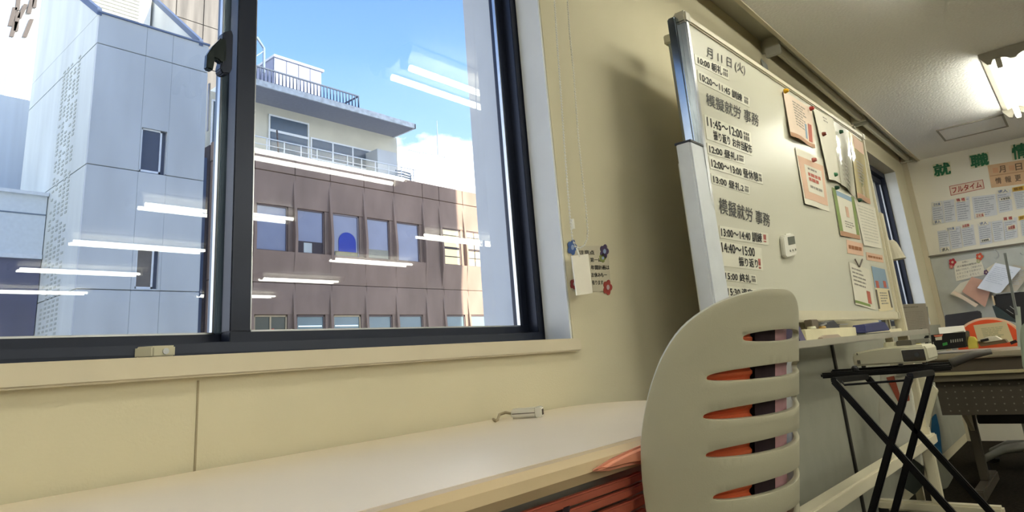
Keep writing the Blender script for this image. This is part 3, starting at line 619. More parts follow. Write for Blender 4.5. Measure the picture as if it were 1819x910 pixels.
for (x, y, c, nm_, lb) in ((1388, 164, (.92, .70, .15), 'yellow', 'round yellow magnet at the top left corner of the pinkish flyer'), (1434, 195, (.65, .22, .18), 'red', 'red magnet on the right of the pinkish flyer'),
        (1456, 240, (.45, .20, .13), 'brown', 'brown push magnet on the long blank sheet'), (1438, 286, (.75, .45, .42), 'pink', 'pink magnet at the top of the orange bordered notice'),
        (1476, 312, (.20, .45, .30), 'green', 'green magnet at the foot of the long blank sheet'), (1479, 335, (.12, .28, .20), 'dark_green', 'dark green magnet at the top left corner of the green framed poster'),
        (1487, 236, (.16, .32, .22), 'bottle_green', 'green magnet at the top of the shiny grey sleeve'), (1520, 357, (.15, .30, .22), 'forest', 'dark green magnet at the top left of the ruled timetable sheet')):
    c_ = pB(x, y); o = MB().tube([c_+Bn*.010, c_+Bn*.014, c_+Bn*.022, c_+Bn*.026], [.008, .009, .007, .005], 14).build('magnet', mat('magnet_'+nm_, c, .3), smooth=False)
    tag(o, lb, 'magnet')
vc = thing('bulldog_clip', tuple(pB(1526, 470)), 'grey metal V-shaped clip holding the green swoosh flyer', 'clip')
MB().bar(pB(1519, 461, .006), pB(1526, 474, .006), .006, .003, Bn).bar(pB(1532, 461, .006), pB(1527, 474, .006), .006, .003, Bn).build('clip_arm', mat('clip_grey', (.42, .38, .35), .35, .6), vc)
# ------------------------------------------------------------------ things on the tray
def onTray(px, py, y): return pY(px, py, y)
zt2 = .811
def tbox(name, m, px0, px1, pyt, y0, dep, label, cat, zb=zt2, bev=.002, parent=None):
    a_ = pY(px0, pyt, y0); b_ = pY(px1, pyt, y0); zt__ = (a_.z+b_.z)/2
    o = MB().box(a_.x, b_.x, y0, y0+dep, zb, max(zt__, zb+.006)).build(name, m, parent, bev)
    if label: tag(o, label, cat)
    return o
er = thing('board_eraser', tuple(pY(1565, 604, .592)), 'blue topped whiteboard eraser on the tray under the right side of the board', 'eraser')
a_ = pY(1540, 600, .59); b_ = pY(1584, 597, .59)
MB().prism([(a_.x, .59, .823), (a_.x+.01, .59, .851), (b_.x-.06, .59, .859), (b_.x, .59, .826)], (0, .042, 0)).build('eraser_grip', mat('eraser_blue', (.20, .22, .42), .5), er, .003)
MB().box(a_.x, b_.x, .592, .630, zt2, .822).build('felt_pad', mat('felt_grey', (.35, .36, .34), .9), er)
fa_ = pY(1418, 590, .60); fb_ = pY(1432, 606, .60)
tag(MB().prism([(fa_.x, .60, zt2), (fa_.x-.02, .60, .857), (fa_.x+.01, .60, .868), (fb_.x+.01, .60, zt2)], (0, .04, 0)).build('ink_bottle', mat('bottle_violet', (.38, .35, .50), .4), None, .004), 'violet grey bottle on the tray just right of the cream chair', 'bottle')
bx = thing('tray_box', tuple(pY(1470, 610, .62)), 'long cream cardboard box lying on the whiteboard tray', 'box')
a_ = pY(1432, 600, .62); b_ = pY(1541, 590, .62)
MB().box(a_.x, b_.x, .62, .655, zt2, .846).build('box_body', mat('card_cream', (.86, .83, .70), .6), bx, .002)
a_ = pY(1462, 612, .604); b_ = pY(1500, 609, .604)
tag(MB().prism([(a_.x, .602, zt2), (a_.x, .602, .82), (a_.x+.05, .602, .826), (b_.x-.05, .602, .826), (b_.x, .602, zt2)], (0, .014, 0)).build('correction_tape', mat('pinkish_plastic', (.72, .65, .58), .5), None, .002), 'low pinkish beige plastic case in front of the cream box on the tray', 'case')
clp = thing('spring_clip', tuple(pY(1478, 588, .63)), 'large dark grey spring clip standing on the cream box on the tray', 'clip')
def cy(px, py): return pY(px, py, .625)
MB().prism([cy(1465, 584), cy(1470, 573), cy(1482, 569), (cy(1492, 580)), cy(1491, 589), cy(1480, 589)], (0, .03, 0)).build('clip_jaw', mat('clip_dark', (.22, .22, .24), .4), clp, .002)
MB().prism([cy(1484, 586), cy(1499, 588), cy(1499, 597), cy(1489, 595)], (0, .02, 0)).build('clip_foot', mat('clip_dark', (.22, .22, .24), .4), clp)
MB().bar(cy(1458, 579), cy(1468, 575), .004, .004).build('clip_wire', SILVER, clp); MB().bar(cy(1490, 577), cy(1505, 576), .005, .003).build('clip_wire', SILVER, clp)
g_ = pY(1447, 580, .635)
tag(MB().box(g_.x-.03, g_.x+.035, .632, .654, .8465, .874).build('marker_holder', mat('holder_brown', (.42, .37, .31), .5), None, .002), 'brownish grey marker holder on the tray beside the spring clip', 'holder')
for (px, py, c, nm_, lb) in ((1443, 590, (.85, .84, .72), 'ivory', 'small ivory round magnet on the cream box beside the brass one'), (1461, 589, (.72, .58, .28), 'brass', 'small brass coloured magnet on the cream box beside the clip')):
    c_ = pY(px, py, .628); c_.z = .8465; tag(MB().tube([c_, c_+Vector((0, 0, .007))], [.013, .011], 14).build('button_magnet', mat('bm_'+nm_, c, .4)), lb, 'magnet')
# cone hanging at the right end of the board
cn = thing('hanging_cone', tuple(pY(1588, 465, .66)), 'cream cone-shaped paper shade hanging on a string at the right edge of the whiteboard', 'paper cone')
def cz(px, py): return pX(px, py, 3.50)
a_ = cz(1580, 428); b_ = cz(1590, 462)
MB().tube([a_, a_.lerp(b_, .15), b_], [.018, .028, .047], 20).build('cone', mat('cone_cream', (.78, .75, .66), .6), cn, smooth=False)
MB().tube([cz(1566, 403), cz(1573, 412), a_], .0015, 5).build('string', SILVER, cn)
# ------------------------------------------------------------------ X-frame stand and projector
xs = thing('folding_stand', (2.0, .45, 0), 'black folding X-frame stand carrying the projector in front of the whiteboard', 'stand')
XA, XBk = 1.86, 2.04
def ext(p, q, z): t_ = (z-p.z)/(q.z-p.z); return p+(q-p)*t_
legs = []
for (X, l1, l2) in ((XA, ((1480, 676), (1690, 910)), ((1616, 668), (1550, 905))), (XBk, ((1540, 670), (1755, 905)), ((1655, 662), (1590, 905)))):
    for l in (l1, l2):
        p, q = pX(*l[0], X), pX(*l[1], X); e_ = ext(p, q, .02); legs.append((p, e_))
        MB().bar(p, e_, .016, .014, (1, 0, 0)).build('leg', BLACK, xs, .003)
p0 = (pX(1480, 676, XA)+pX(1540, 670, XBk))/2
for (A2, B2) in ((legs[0][1], legs[2][1]), (legs[1][1], legs[3][1])): MB().bar(A2, B2, .03, .018).build('foot_bar', BLACK, xs, .004)
zt3 = .722
ta = pZ(1458, 668, zt3-.006); tb = pZ(1690, 653, zt3-.006)
MB().bar(ta, tb, .022, .015).build('top_bar', BLACK, xs, .004)
off = Vector((.17, .02, 0)); MB().bar(ta+off, tb+off, .022, .015).build('top_bar', BLACK, xs, .004)
for A2, B2 in (((1480, 676), (1540, 670)), ((1616, 668), (1655, 662))): MB().bar(pX(*A2, XA), pX(*B2, XBk), .014, .014).build('cross_tie', BLACK, xs, .002)
MB().tube([pX(1495, 678, XA), pX(1500, 684, XA), pX(1608, 676, XA)], .003, 6).build('wire_brace', BLACK, xs)
MB().ball(ta.lerp(tb, .28)+Vector((0, 0, .012)), .010, 10).build('rubber_stud', BLACKP, xs)
MB().tube([tb.lerp(ta, .02)+Vector((.05, 0, .008)), tb+Vector((.06, -.05, .028)), tb+Vector((.06, -.09, .033))], [.012, .010, .007], 8).build('end_arm', mat('arm_grey', (.38, .36, .33), .5), xs, smooth=True)
pj_ = thing('projector', tuple(pZ(1585, 655, zt3+.004)), 'small cream projector with a dark lens window on top of the black folding stand', 'projector')
zb = zt3+.006
pa = pZ(1518, 655, zb); pb = pZ(1652, 648, zb); dx_ = (pb-pa).normalized(); ax_ = Vector((-dx_.y, dx_.x, 0)); ax_ = ax_ if ax_.x > 0 else -ax_
Lp = (pb-pa).length; PRJ = mat('projector_cream', (.80, .78, .68), .45, var=.02)
bodyc = (pa+pb)/2+ax_*.075
hp = .052
def pr_pt(u_, w_, z_): return pa+dx_*(Lp*u_)+ax_*w_+Vector((0, 0, z_-zb+0))
prof_ = [(0, zb+.006), (.0, zb+hp*.68), (.04, zb+hp*.82), (.25, zb+hp*.93), (.5, zb+hp), (.97, zb+hp), (1.0, zb+hp*.8), (1.0, zb+.012), (.97, zb+.006)]
MB().prism([pa+dx_*(Lp*u_)+Vector((0, 0, z_-zb)) for u_, z_ in prof_], ax_*.15).build('housing', PRJ, pj_, .005, seg=3)
def front(u0, u1, z0_, z1_, d, m, nm_, bev=.0):
    return MB().obox(pa+dx_*(Lp*(u0+u1)/2)-ax_*(d/2)+Vector((0, 0, (z0_+z1_)/2)), dx_*(Lp*(u1-u0)/2), (0, 0, (z1_-z0_)/2), ax_*(d/2)).build(nm_, m, pj_, bev)
front(.67, .99, .008, .044, .003, mat('projector_rim', (.86, .84, .74), .4), 'lens_rim', .001)
front(.68, .97, .011, .041, .005, mat('lens_window_black', (.05, .055, .06), .08, coat=.6), 'lens_window', .001)
c_ = pa+dx_*Lp*.87-ax_*.0065+Vector((0, 0, .028)); MB().tube([c_+ax_*.004, c_], .006, 14).build('lens', mat('lens_grey', (.25, .26, .27), .1), pj_)
front(.06, .10, .012, .022, .003, mat('port_dark', (.35, .33, .28), .6), 'foot_socket')
front(.07, .085, .036, .041, .002, mat('port_dark', (.35, .33, .28), .6), 'indicator')
for u_ in (.12, .62, .93): MB().tube([pa+dx_*Lp*u_+ax_*.01, pa+dx_*Lp*u_+ax_*.01+Vector((0, 0, .01))], .006, 8).build('foot', BLACKP, pj_)
MB().tube([pa+dx_*Lp*.5+ax_*.06+Vector((0, 0, hp-.004)), pa+dx_*Lp*.5+ax_*.06+Vector((0, 0, hp+.012))], .02, 18).build('focus_ring', PRJ, pj_, .002)
front(.58, .80, hp, hp+.010, .0, PRJ, 'top_hood') if False else MB().obox(pa+dx_*Lp*.69+ax_*.07+Vector((0, 0, hp+.006)), dx_*Lp*.10, ax_*.03, (0, 0, .008)).build('top_vent', mat('port_dark', (.35, .33, .28), .6), pj_, .002)
# ------------------------------------------------------------------ hanging bags beside the board post
BAGM = mat('bag_white_plastic', (.93, .92, .87), .25, var=.04)
def hang(name, poly, X, m, label, cat, thick=.02, parent=None):
    pts_ = [pX(x, y, X) for x, y in poly]
    o = MB().prism(pts_, (thick, 0, 0)).build(name, m, parent, .003)
    if label: tag(o, label, cat)
    return o
b1 = thing('document_bag', tuple(pX(1600, 830, 3.34)), 'white plastic document bag with red and green marks hanging behind the folding stand', 'bag')
hang('bag_body', [(1564, 664), (1610, 664), (1620, 700), (1640, 829), (1602, 800), (1563, 766), (1560, 728)], 3.34, BAGM, None, None, .02, b1)
hang('red_print', [(1574, 671), (1588, 668), (1598, 700), (1596, 716)], 3.337, TXR, None, None, .002, b1)
hang('red_print', [(1606, 700), (1615, 702), (1616, 712), (1608, 714)], 3.337, TXR, None, None, .002, b1)
hang('green_print', [(1601, 712), (1611, 710), (1609, 724), (1602, 724)], 3.337, GRD, None, None, .002, b1)
hang('grey_label', [(1592, 664), (1640, 662), (1641, 666), (1592, 670)], 3.33, GREYP, None, None, .002, b1)
hang('clear_bag', [(1628, 668), (1640, 668), (1666, 694), (1654, 738), (1646, 780), (1634, 745)], 3.48, mat('bag_shiny', (.84, .82, .73), .12, var=.03), 'shiny clear plastic bag hanging to the right of the board post', 'bag', .03)
hang('blue_folder', [(1655, 742), (1662, 735), (1668, 760), (1674, 815), (1664, 812), (1652, 790)], 3.8, mat('blue_plastic', (.10, .33, .48), .4), 'blue plastic folder hanging behind the board post', 'folder', .02)
hang('grey_bag', [(1662, 815), (1676, 810), (1692, 850), (1682, 868), (1664, 872)], 3.8, mat('bag_greyish', (.50, .50, .45), .4), 'greyish plastic bag below the blue folder', 'bag', .03)
hang('dark_bag', [(1598, 798), (1640, 829), (1640, 862), (1624, 880), (1606, 868)], 3.40, mat('bag_dark_teal', (.24, .27, .26), .3), 'dark translucent bag below the white document bag', 'bag', .03)
# ================================================================== FAR END OF THE ROOM
pF = lambda x, y: pX(x, y, XF)
def fq(c, off=.002, curl=0, X=XF): return Quad([pX(x, y, X) for x, y in c], (-1, 0, 0), off, curl)
GC = mat('green_card', (.16, .42, .28), .7)
GL = {'就': 'green cut-out character at the left end of the far wall heading', '職': 'green cut-out character in the middle of the far wall heading', '情': 'green cut-out character directly above the orange date sign', '報': 'green cut-out character past the right edge of the date sign'}
for tx, c in (('就', [(1658, 294), (1686, 288), (1689, 309), (1661, 314)]), ('職', [(1723, 277), (1754, 271), (1757, 293), (1726, 299)]), ('情', [(1797, 259), (1824, 253), (1826, 279), (1800, 284)]), ('報', [(1866, 244), (1894, 238), (1897, 263), (1870, 268)])):
    q = fq(c, .002); o = thing('cut_out_letter', tuple(q.at(.5, 0)), GL[tx], 'letter')
    fq([(c[0][0]-1.5, c[0][1]-1), (c[1][0]+1.5, c[1][1]-1), (c[2][0]+1.5, c[2][1]+1), (c[3][0]-1.5, c[3][1]+1)], .001).sheet('backing', mat('card_backing', (.84, .82, .70), .7), o)
    q.text(tx, (0, 1, 0, 1), GC, o, d=.004, bold=.03)
q = fq([(1686, 331), (1746, 319), (1749, 335), (1689, 348)]); o = thing('sign_card', tuple(q.at(.5, 0)), 'white card with a red border and red katakana above the job sheets', 'sign')
q.sheet('border', mat('border_red', (.70, .35, .32), .6), o); q.sheet('card', PPK, o, (.02, .98, .06, .94), .0008); q.text('フルタイム', (.07, .93, .2, .82), mat('letter_red', (.62, .20, .16), .6), o, d=.0016, bold=.02)
q = fq([(1754, 294), (1836, 281), (1840, 324), (1761, 334)]); o = thing('date_sign', tuple(q.at(.5, 0)), 'orange tan sign for the update date at the right edge of the far wall', 'sign')
q.sheet('board', mat('sign_tan', (.84, .70, .55), .6), o); q.sheet('rule', TAN, o, (.02, .98, .50, .53), .0008)
SG = mat('sign_ink', (.45, .36, .28), .6)
for k, tx in enumerate('月日'): q.text(tx, ((.24, .38), (.60, .74))[k]+(.60, .88), SG, o, d=.001, bold=.02)
for k, (u_) in enumerate((.10, .46)): q.sheet('number_tab', mat('tab_peach', (.84, .64, .50), .6), o, (u_, u_+.12, .62, .84), .0008)
for k, tx in enumerate('情報更新'): q.text(tx, (.12+.22*k, .25+.22*k, .14, .40), SG, o, d=.001, bold=.02)
JS = mat('job_sheet_grey', (.80, .81, .83), .35, var=.03); JL = mat('job_print', (.62, .64, .68), .6)
sheets = [([(1655, 360), (1674, 357), (1678, 396), (1658, 400)], 'top row, first from the left'), ([(1675, 357), (1695, 354), (1698, 393), (1679, 396)], 'top row, second from the left'),
 ([(1697, 353), (1722, 349), (1725, 391), (1701, 394)], 'top row, under a red edged tag'), ([(1726, 350), (1768, 345), (1772, 382), (1731, 389)], 'top row, the wide one'), ([(1770, 340), (1795, 337), (1799, 374), (1775, 379)], 'top row, with black printed line'),
 ([(1799, 341), (1824, 338), (1826, 370), (1806, 372)], 'top row, rightmost'), ([(1665, 411), (1684, 408), (1690, 446), (1670, 449)], 'bottom row, first from the left'), ([(1685, 405), (1705, 402), (1710, 440), (1691, 443)], 'bottom row, second from the left'),
 ([(1706, 403), (1729, 399), (1734, 435), (1712, 439)], 'bottom row, under a slanted red tag'), ([(1737, 398), (1760, 394), (1763, 432), (1741, 436)], 'bottom row, with a bluish tag'), ([(1761, 394), (1781, 391), (1785, 427), (1766, 430)], 'bottom row, fifth from the left'),
 ([(1782, 389), (1806, 386), (1808, 422), (1786, 427)], 'bottom row, with two red tags'), ([(1812, 390), (1834, 386), (1836, 416), (1816, 420)], 'bottom row, rightmost')]
for c, lb in sheets:
    q = fq(c, .003, .001); o = thing('job_sheet', tuple(q.at(.5, 0)), 'pale grey printed job sheet on the far wall, '+lb, 'notice'); q.sheet('sheet', JS, o)
    q.lines((.08, .94, .06, .94), 9, JL, o, w=.4)
def tagc(c, tx, m, lb, cm=None):
    q = fq(c, .008); o = thing('paper_tag', tuple(q.at(.5, 0)), lb, 'tag'); q.sheet('tag', cm or PW, o); q.text(tx, (.12, .88, .15, .85), m, o, bold=.02)
RI = mat('tag_red', (.66, .24, .22), .6); BI = mat('tag_blue', (.36, .44, .60), .6); BKI = mat('tag_black', (.25, .27, .28), .6)
tagc([(1696, 353), (1716, 350), (1717, 358), (1698, 360)], '職 種', RI, 'red lettered tag on the third job sheet of the top row')
tagc([(1656, 361), (1672, 359), (1673, 366), (1657, 368)], '正社員', BI, 'blue lettered tag at the top of the leftmost job sheet')
tagc([(1658, 392), (1672, 390), (1673, 397), (1659, 399)], '求人', BI, 'blue lettered tag at the foot of the leftmost top job sheet')
tagc([(1732, 380), (1749, 378), (1750, 386), (1733, 388)], '正社員', RI, 'red lettered tag at the foot of the wide job sheet')
tagc([(1770, 338), (1792, 335), (1793, 342), (1771, 345)], '求人', BI, 'blue lettered tag above the job sheet with the black line')
tagc([(1775, 353), (1796, 349), (1797, 354), (1776, 357)], '新着情報', BKI, 'black lettered strip on the fifth job sheet of the top row')
tagc([(1798, 334), (1819, 330), (1820, 338), (1799, 341)], '職種', mat('tag_brown', (.55, .40, .14), .6), 'yellow tag at the right end of the top row of job sheets', mat('tag_yellow', (.86, .70, .28), .6))
tagc([(1680, 405), (1697, 402), (1698, 409), (1681, 411)], '正社員', BI, 'blue lettered tag above the bottom row, first from the left')
tagc([(1707, 399), (1723, 396), (1725, 403), (1708, 407)], '未経験', RI, 'slanted red lettered tag on the third job sheet of the bottom row')
tagc([(1738, 395), (1755, 392), (1756, 399), (1739, 402)], '求人', BI, 'blue lettered tag on the fourth job sheet of the bottom row')
tagc([(1780, 386), (1800, 383), (1801, 391), (1781, 394)], '職 種', RI, 'red lettered tag above the sixth job sheet of the bottom row')
tagc([(1788, 402), (1804, 398), (1806, 407), (1790, 411)], '未経験', RI, 'red lettered tag stuck across the sixth job sheet of the bottom row')
tagc([(1671, 441), (1687, 438), (1688, 446), (1672, 449)], '求人', BKI, 'black lettered tag at the foot of the leftmost bottom job sheet')
tagc([(1742, 426), (1758, 423), (1759, 428), (1743, 431)], '新着情報', BKI, 'black lettered strip at the foot of the fourth job sheet of the bottom row')
tagc([(1809, 385), (1822, 382), (1823, 389), (1810, 392)], '新', mat('tag_brown', (.55, .40, .14), .6), 'yellow tag at the right end of the bottom row of job sheets', mat('tag_yellow', (.86, .70, .28), .6))
# rail and corner trims on the far wall
ra, rb = pF(1650, 458), pF(1819, 432)
rl = thing('wall_rail', (XF, .1, 1.36), 'dark picture rail with hooks running across the far wall below the job sheets', 'rail')
MB().box(XF-.02, XF, -2.5, ra.y, 1.360, 1.372).build('rail_bar', mat('rail_dark', (.42, .39, .34), .5), rl)
MB().box(XF-.008, XF, -2.5, ra.y, 1.345, 1.360).build('rail_back', GREYP, rl)
def hook(px, py):
    c = [pX(px, py, XF-.03), pX(px+7, py+6, XF-.04), pX(px+9, py+13, XF-.05), pX(px+4, py+18, XF-.05), pX(px-1, py+14, XF-.05)]
    MB().tube(c, .0025, 6).build('hook', SILVER, rl)
hook(1766, 443); hook(1813, 436)
struct(box('trim_9', mat('panel_grey', (.72, .73, .71), .6), XF-.006, XF, -2.5, .86, .60, 1.345), 'pale grey wall panel below the rail on the far wall', 'wall panel')
c1 = MB().box(XF-.02, XF, .862, .9, 0, 2.14).build('trim_10', SILL); struct(c1, 'cream corner strip where window wall meets far wall', 'trim')
# notice with flowers
q = fq([(1694, 466), (1741, 457), (1752, 488), (1699, 500)], .011); o = thing('handwritten_notice', tuple(q.at(.5, 0)), 'white handwritten notice with flower stickers hanging below the rail on the far wall', 'notice')
q.sheet('sheet', PW, o)
for k, tx in enumerate(('お願い', '求人情報の閲覧は', '自由にできます。ご希望の方は', 'スタッフまでお声かけ', 'ください。よろしく')):
    q.text(tx, ((.32, .55), (.1, .8), (.05, .96), (.05, .9), (.05, .8))[k]+(.84-.18*k, .95-.18*k), mat('pen_grey', (.42, .40, .38), .6), o)
for (x, y, r_, c, nm_, lb) in ((1692, 466, 7, (.68, .16, .20), 'crimson_felt', 'crimson flower sticker at the top left of the handwritten notice'), (1740, 456, 7, (.78, .32, .20), 'vermilion_felt', 'vermilion flower sticker at the top right of the handwritten notice'),
        (1752, 484, 5, (.38, .24, .40), 'violet_felt', 'violet flower sticker at the lower right of the handwritten notice'), (1690, 474, 4, (.80, .45, .42), 'rose_felt', 'small rose flower sticker below the crimson one'), (1738, 464, 4, (.68, .70, .52), 'sage_felt', 'small sage flower sticker below the vermilion one')):
    flower(x, y, lambda a, b: pX(a, b, XF-.013), r_, r_, c, nm_, lb, None, inner=(.8, .7, .6))
for (c, m, nm_, lb, cat, X) in (
    ([(1726, 492), (1764, 503), (1750, 546), (1709, 518)], mat('pink_card', (.80, .62, .54), .6), 'hanging_clipboard', 'pinkish clipboard of papers hanging at a slant below the handwritten notice', 'clipboard', XF-.06),
    ([(1706, 503), (1723, 497), (1732, 541), (1688, 523)], PW, 'hanging_paper', 'white sheets behind the pinkish clipboard on the far wall', 'paper', XF-.03),
    ([(1768, 467), (1814, 477), (1775, 523), (1736, 512)], mat('paper_bluish', (.86, .88, .93), .5), 'hanging_paper', 'bluish white papers hanging at a slant from a rail hook on the far wall', 'paper', XF-.10),
    ([(1800, 470), (1836, 478), (1806, 518), (1776, 523)], mat('paper_greyish', (.74, .71, .66), .5), 'hanging_paper', 'greyish sheets hanging behind the bluish white papers', 'paper', XF-.05),
    ([(1752, 478), (1770, 466), (1773, 470), (1756, 484)], PCR, 'paper_edge', 'cream folder corner sticking out left of the bluish white papers', 'folder', XF-.07)):
    q = fq(c, .0, .006, X); o = thing(nm_, tuple(q.at(.5, 0)), lb, cat); q.sheet('sheet', m, o, t=.003)
    if nm_ == 'hanging_clipboard': fq([(1690, 520), (1696, 517), (1738, 541), (1733, 546)], .0, 0, X-.01).sheet('clip_edge', PPK, o, t=.01)
    if 'bluish' in lb: q.lines((.1, .9, .3, .9), 9, mat('print_bluish', (.74, .77, .84), .6), o, w=.3)
bgm = mat('bag_black', (.11, .11, .115), .45)
bg_ = thing('black_bag', tuple(pX(1790, 570, 5.7)), 'black bag hanging below the slanted papers at the far wall', 'bag')
MB().prism([pX(x, y, 5.7) for x, y in ((1765, 524), (1800, 519), (1840, 518), (1840, 590), (1800, 572), (1768, 555))], (.1, 0, 0)).build('bag_body', bgm, bg_, .01)
MB().prism([pX(x, y, 5.66) for x, y in ((1762, 543), (1772, 545), (1800, 566), (1812, 575), (1770, 565))], (.04, 0, 0)).build('bag_pocket', mat('bag_slate', (.20, .25, .25), .4), bg_, .004)
for d_ in (0, 6): MB().bar(pX(1788+d_, 550-d_, 5.69), pX(1800+d_*.7, 558-d_, 5.69), .004, .004).build('zip', SILVER, bg_)
MB().bar(pX(1764, 523, 5.69), pX(1810, 518, 5.69), .008, .008).build('bag_rim', SILVER, bg_)
MB().bar(pX(1763, 525, 5.7), pX(1767, 542, 5.7), .02, .01).build('side_tab', DESKE, bg_)
# black monitor back, acrylic screen post, rack of brochures
mo = thing('laptop', tuple(pX(1710, 590, 4.9)), 'dark grey laptop screen seen from behind beyond the black organiser', 'laptop')
MB().prism([pX(x, y, 4.9) for x, y in ((1678, 560), (1738, 552), (1743, 555), (1746, 590), (1680, 598))], (.02, 0, 0)).build('lid', mat('laptop_grey', (.20, .20, .22), .5), mo, .004)
box('keyboard_base', BLACKP, 4.92, 5.12, mo.location.y-.18, mo.location.y+.18, .70, .72, mo)
ac = thing('acrylic_screen', tuple(pX(1800, 620, 4.45)), 'clear acrylic partition with a grey edge post standing on the far desk', 'partition')
MB().bar(pX(1785, 450, 4.45), pX(1806, 560, 4.45), .012, .02, (1, 0, 0)).build('edge_post', mat('acrylic_edge', (.50, .52, .52), .3), ac)
MB().prism([pX(1802, 545, 4.45), pX(1812, 545, 4.45), pX(1818, 620, 4.45), pX(1808, 620, 4.45)], (.01, 0, 0)).build('lower_edge', mat('acrylic_pale', (.70, .74, .72), .2), ac)
# ------------------------------------------------------------------ far desk
XD = 4.0; zd = .690
fd = thing('office_desk', (4.3, .1, 0), 'grey office desk with perforated modesty panel at the far end beside the whiteboard', 'desk')
MB().box(XD, 4.62, -1.2, .70, zd-.028, zd).build('desktop', mat('desk_grey_beige', (.66, .62, .54), .5), fd, .006)
MB().box(XD+.03, XD+.05, -1.2, .70, .595, zd-.03).build('front_apron', mat('apron_brown', (.33, .29, .25), .6), fd)
MB().box(XD-.02, XD+.02, -1.2, .70, .588, .602).build('ledge', mat('ledge_cream', (.76, .72, .58), .5), fd, .002)
MB().box(XD, XD+.02, -1.2, .70, .558, .588).build('lower_rail', mat('rail_brown', (.46, .42, .35), .6), fd, .002)
MB().box(XD+.04, XD+.046, -1.15, .68, .395, .56).build('modesty_panel', mat('panel_brown', (.30, .27, .23), .6), fd)
hm_ = MB()
for r_ in range(5):
    for k in range(46):
        yy = .64-k*.038; zz = .535-r_*.03
        c_ = Vector((XD+.039, yy, zz)); n = 8
        hm_.add([c_+Vector((0, .0038*math.cos(2*math.pi*j/n), .0038*math.sin(2*math.pi*j/n))) for j in range(n)], [tuple(range(n))])
ho = hm_.build('perforation', mat('perforation_pale', (.50, .48, .42), .6), fd); ho['kind'] = 'stuff'
for yy in (.60, -1.05):
    LGD = mat('leg_brown_grey', (.34, .31, .26), .6)
    MB().box(4.28, 4.33, yy-.02, yy+.02, .05, zd-.028).build('leg', LGD, fd, .004); MB().box(4.02, 4.6, yy-.025, yy+.025, 0, .05).build('foot', LGD, fd, .006)
    MB().prism([(4.1, yy-.01, .40), (4.55, yy-.01, .40), (4.3, yy-.01, .28)], (0, .02, 0)).build('gusset', WBFR, fd)
MB().box(4.5, 4.55, -1.1, .60, .30, .37).build('cable_tray', BLACKP, fd, .004)
# things on the far desk
def dsk(px, py, X): return pX(px, py, X)
og = thing('organiser_box', tuple(pX(1678, 620, 4.06)), 'black plastic organiser box with slots on the left of the far desk', 'organiser')
MB().prism([pX(x, y, 4.06) for x, y in ((1641, 597), (1714, 588), (1718, 617), (1645, 624))], (.16, 0, 0)).build('box_body', BLACKP, og, .005)
MB().prism([pX(x, y, 4.055) for x, y in ((1658, 596), (1675, 594), (1673, 598), (1661, 599))], (.004, 0, 0)).build('red_sticker', mat('sticker_coral', (.90, .52, .40), .6), og)
MB().prism([pX(x, y, 4.054) for x, y in ((1661, 600), (1673, 598), (1673, 604), (1662, 605))], (.004, 0, 0)).build('white_sticker', PW, og)
MB().prism([pX(x, y, 4.055) for x, y in ((1674, 610), (1682, 608), (1683, 613), (1675, 615))], (.004, 0, 0)).build('green_sticker', mat('sticker_green', (.25, .62, .30), .6), og)
for k in range(6): MB().prism([pX(x, y, 4.056) for x, y in ((1688+k*4, 604-.5*k), (1690+k*4, 603.7-.5*k), (1690.5+k*4, 609-.5*k), (1688.5+k*4, 609.3-.5*k))], (.003, 0, 0)).build('slot', mat('slot_pale', (.66, .66, .62), .5), og)
for k in range(3): MB().prism([pX(x, y, 4.056) for x, y in ((1649+k*4, 608), (1650.5+k*4, 608), (1651+k*4, 613), (1649.5+k*4, 613))], (.003, 0, 0)).build('slot', mat('slot_pale', (.66, .66, .62), .5), og)
sp_ = Quad([pX(1667, 583, 4.24), pX(1712, 579, 4.24), pX(1716, 590, 4.06), pX(1669, 594, 4.06)], (0, 0, 1), .002); o = sp_.sheet('paper_sheet', PW); tag(o, 'white sheet lying on top of the black organiser box', 'paper')
yl = MB().prism([pX(x, y, 4.10) for x, y in ((1721, 598), (1730, 599), (1735, 606), (1737, 619), (1720, 620), (1719, 606))], (.05, 0, 0)).build('sticky_notes', mat('note_yellow', (.88, .82, .36), .6), None, .002); tag(yl, 'yellow sticky note pad between the black organiser and the upright document', 'notepad')
dc = fq([(1729, 578), (1787, 571), (1801, 608), (1738, 609)], 0, .0, 4.34); o = thing('upright_document', tuple(dc.at(.5, 0)), 'printed cream document propped up in front of the orange chair', 'document'); dc.sheet('sheet', PCR, o, t=.003); dc.lines((.2, .85, .25, .8), 7, pm('print_faint', (.76, .74, .60)), o, w=.6)
pt = thing('pen_tray', tuple(pX(1765, 614, 4.12)), 'brown pen tray with white papers and pens on the far desk', 'tray')
MB().prism([pX(x, y, 4.12) for x, y in ((1736, 607), (1785, 603), (1790, 609), (1742, 616))], (.08, 0, 0)).build('tray_body', mat('tray_brown', (.50, .42, .32), .5), pt, .002)
MB().prism([pX(x, y, 4.11) for x, y in ((1736, 605), (1752, 599), (1768, 597), (1780, 604), (1750, 609))], (.06, 0, 0)).build('crumpled_paper', PW, pt, .002)
MB().bar(pX(1742, 606, 4.10), pX(1756, 603, 4.10), .012, .012).build('marker', BLACKP, pt)
MB().bar(pX(1795, 610, 4.10), pX(1806, 606, 4.10), .014, .014).build('marker', DARKUP, pt)
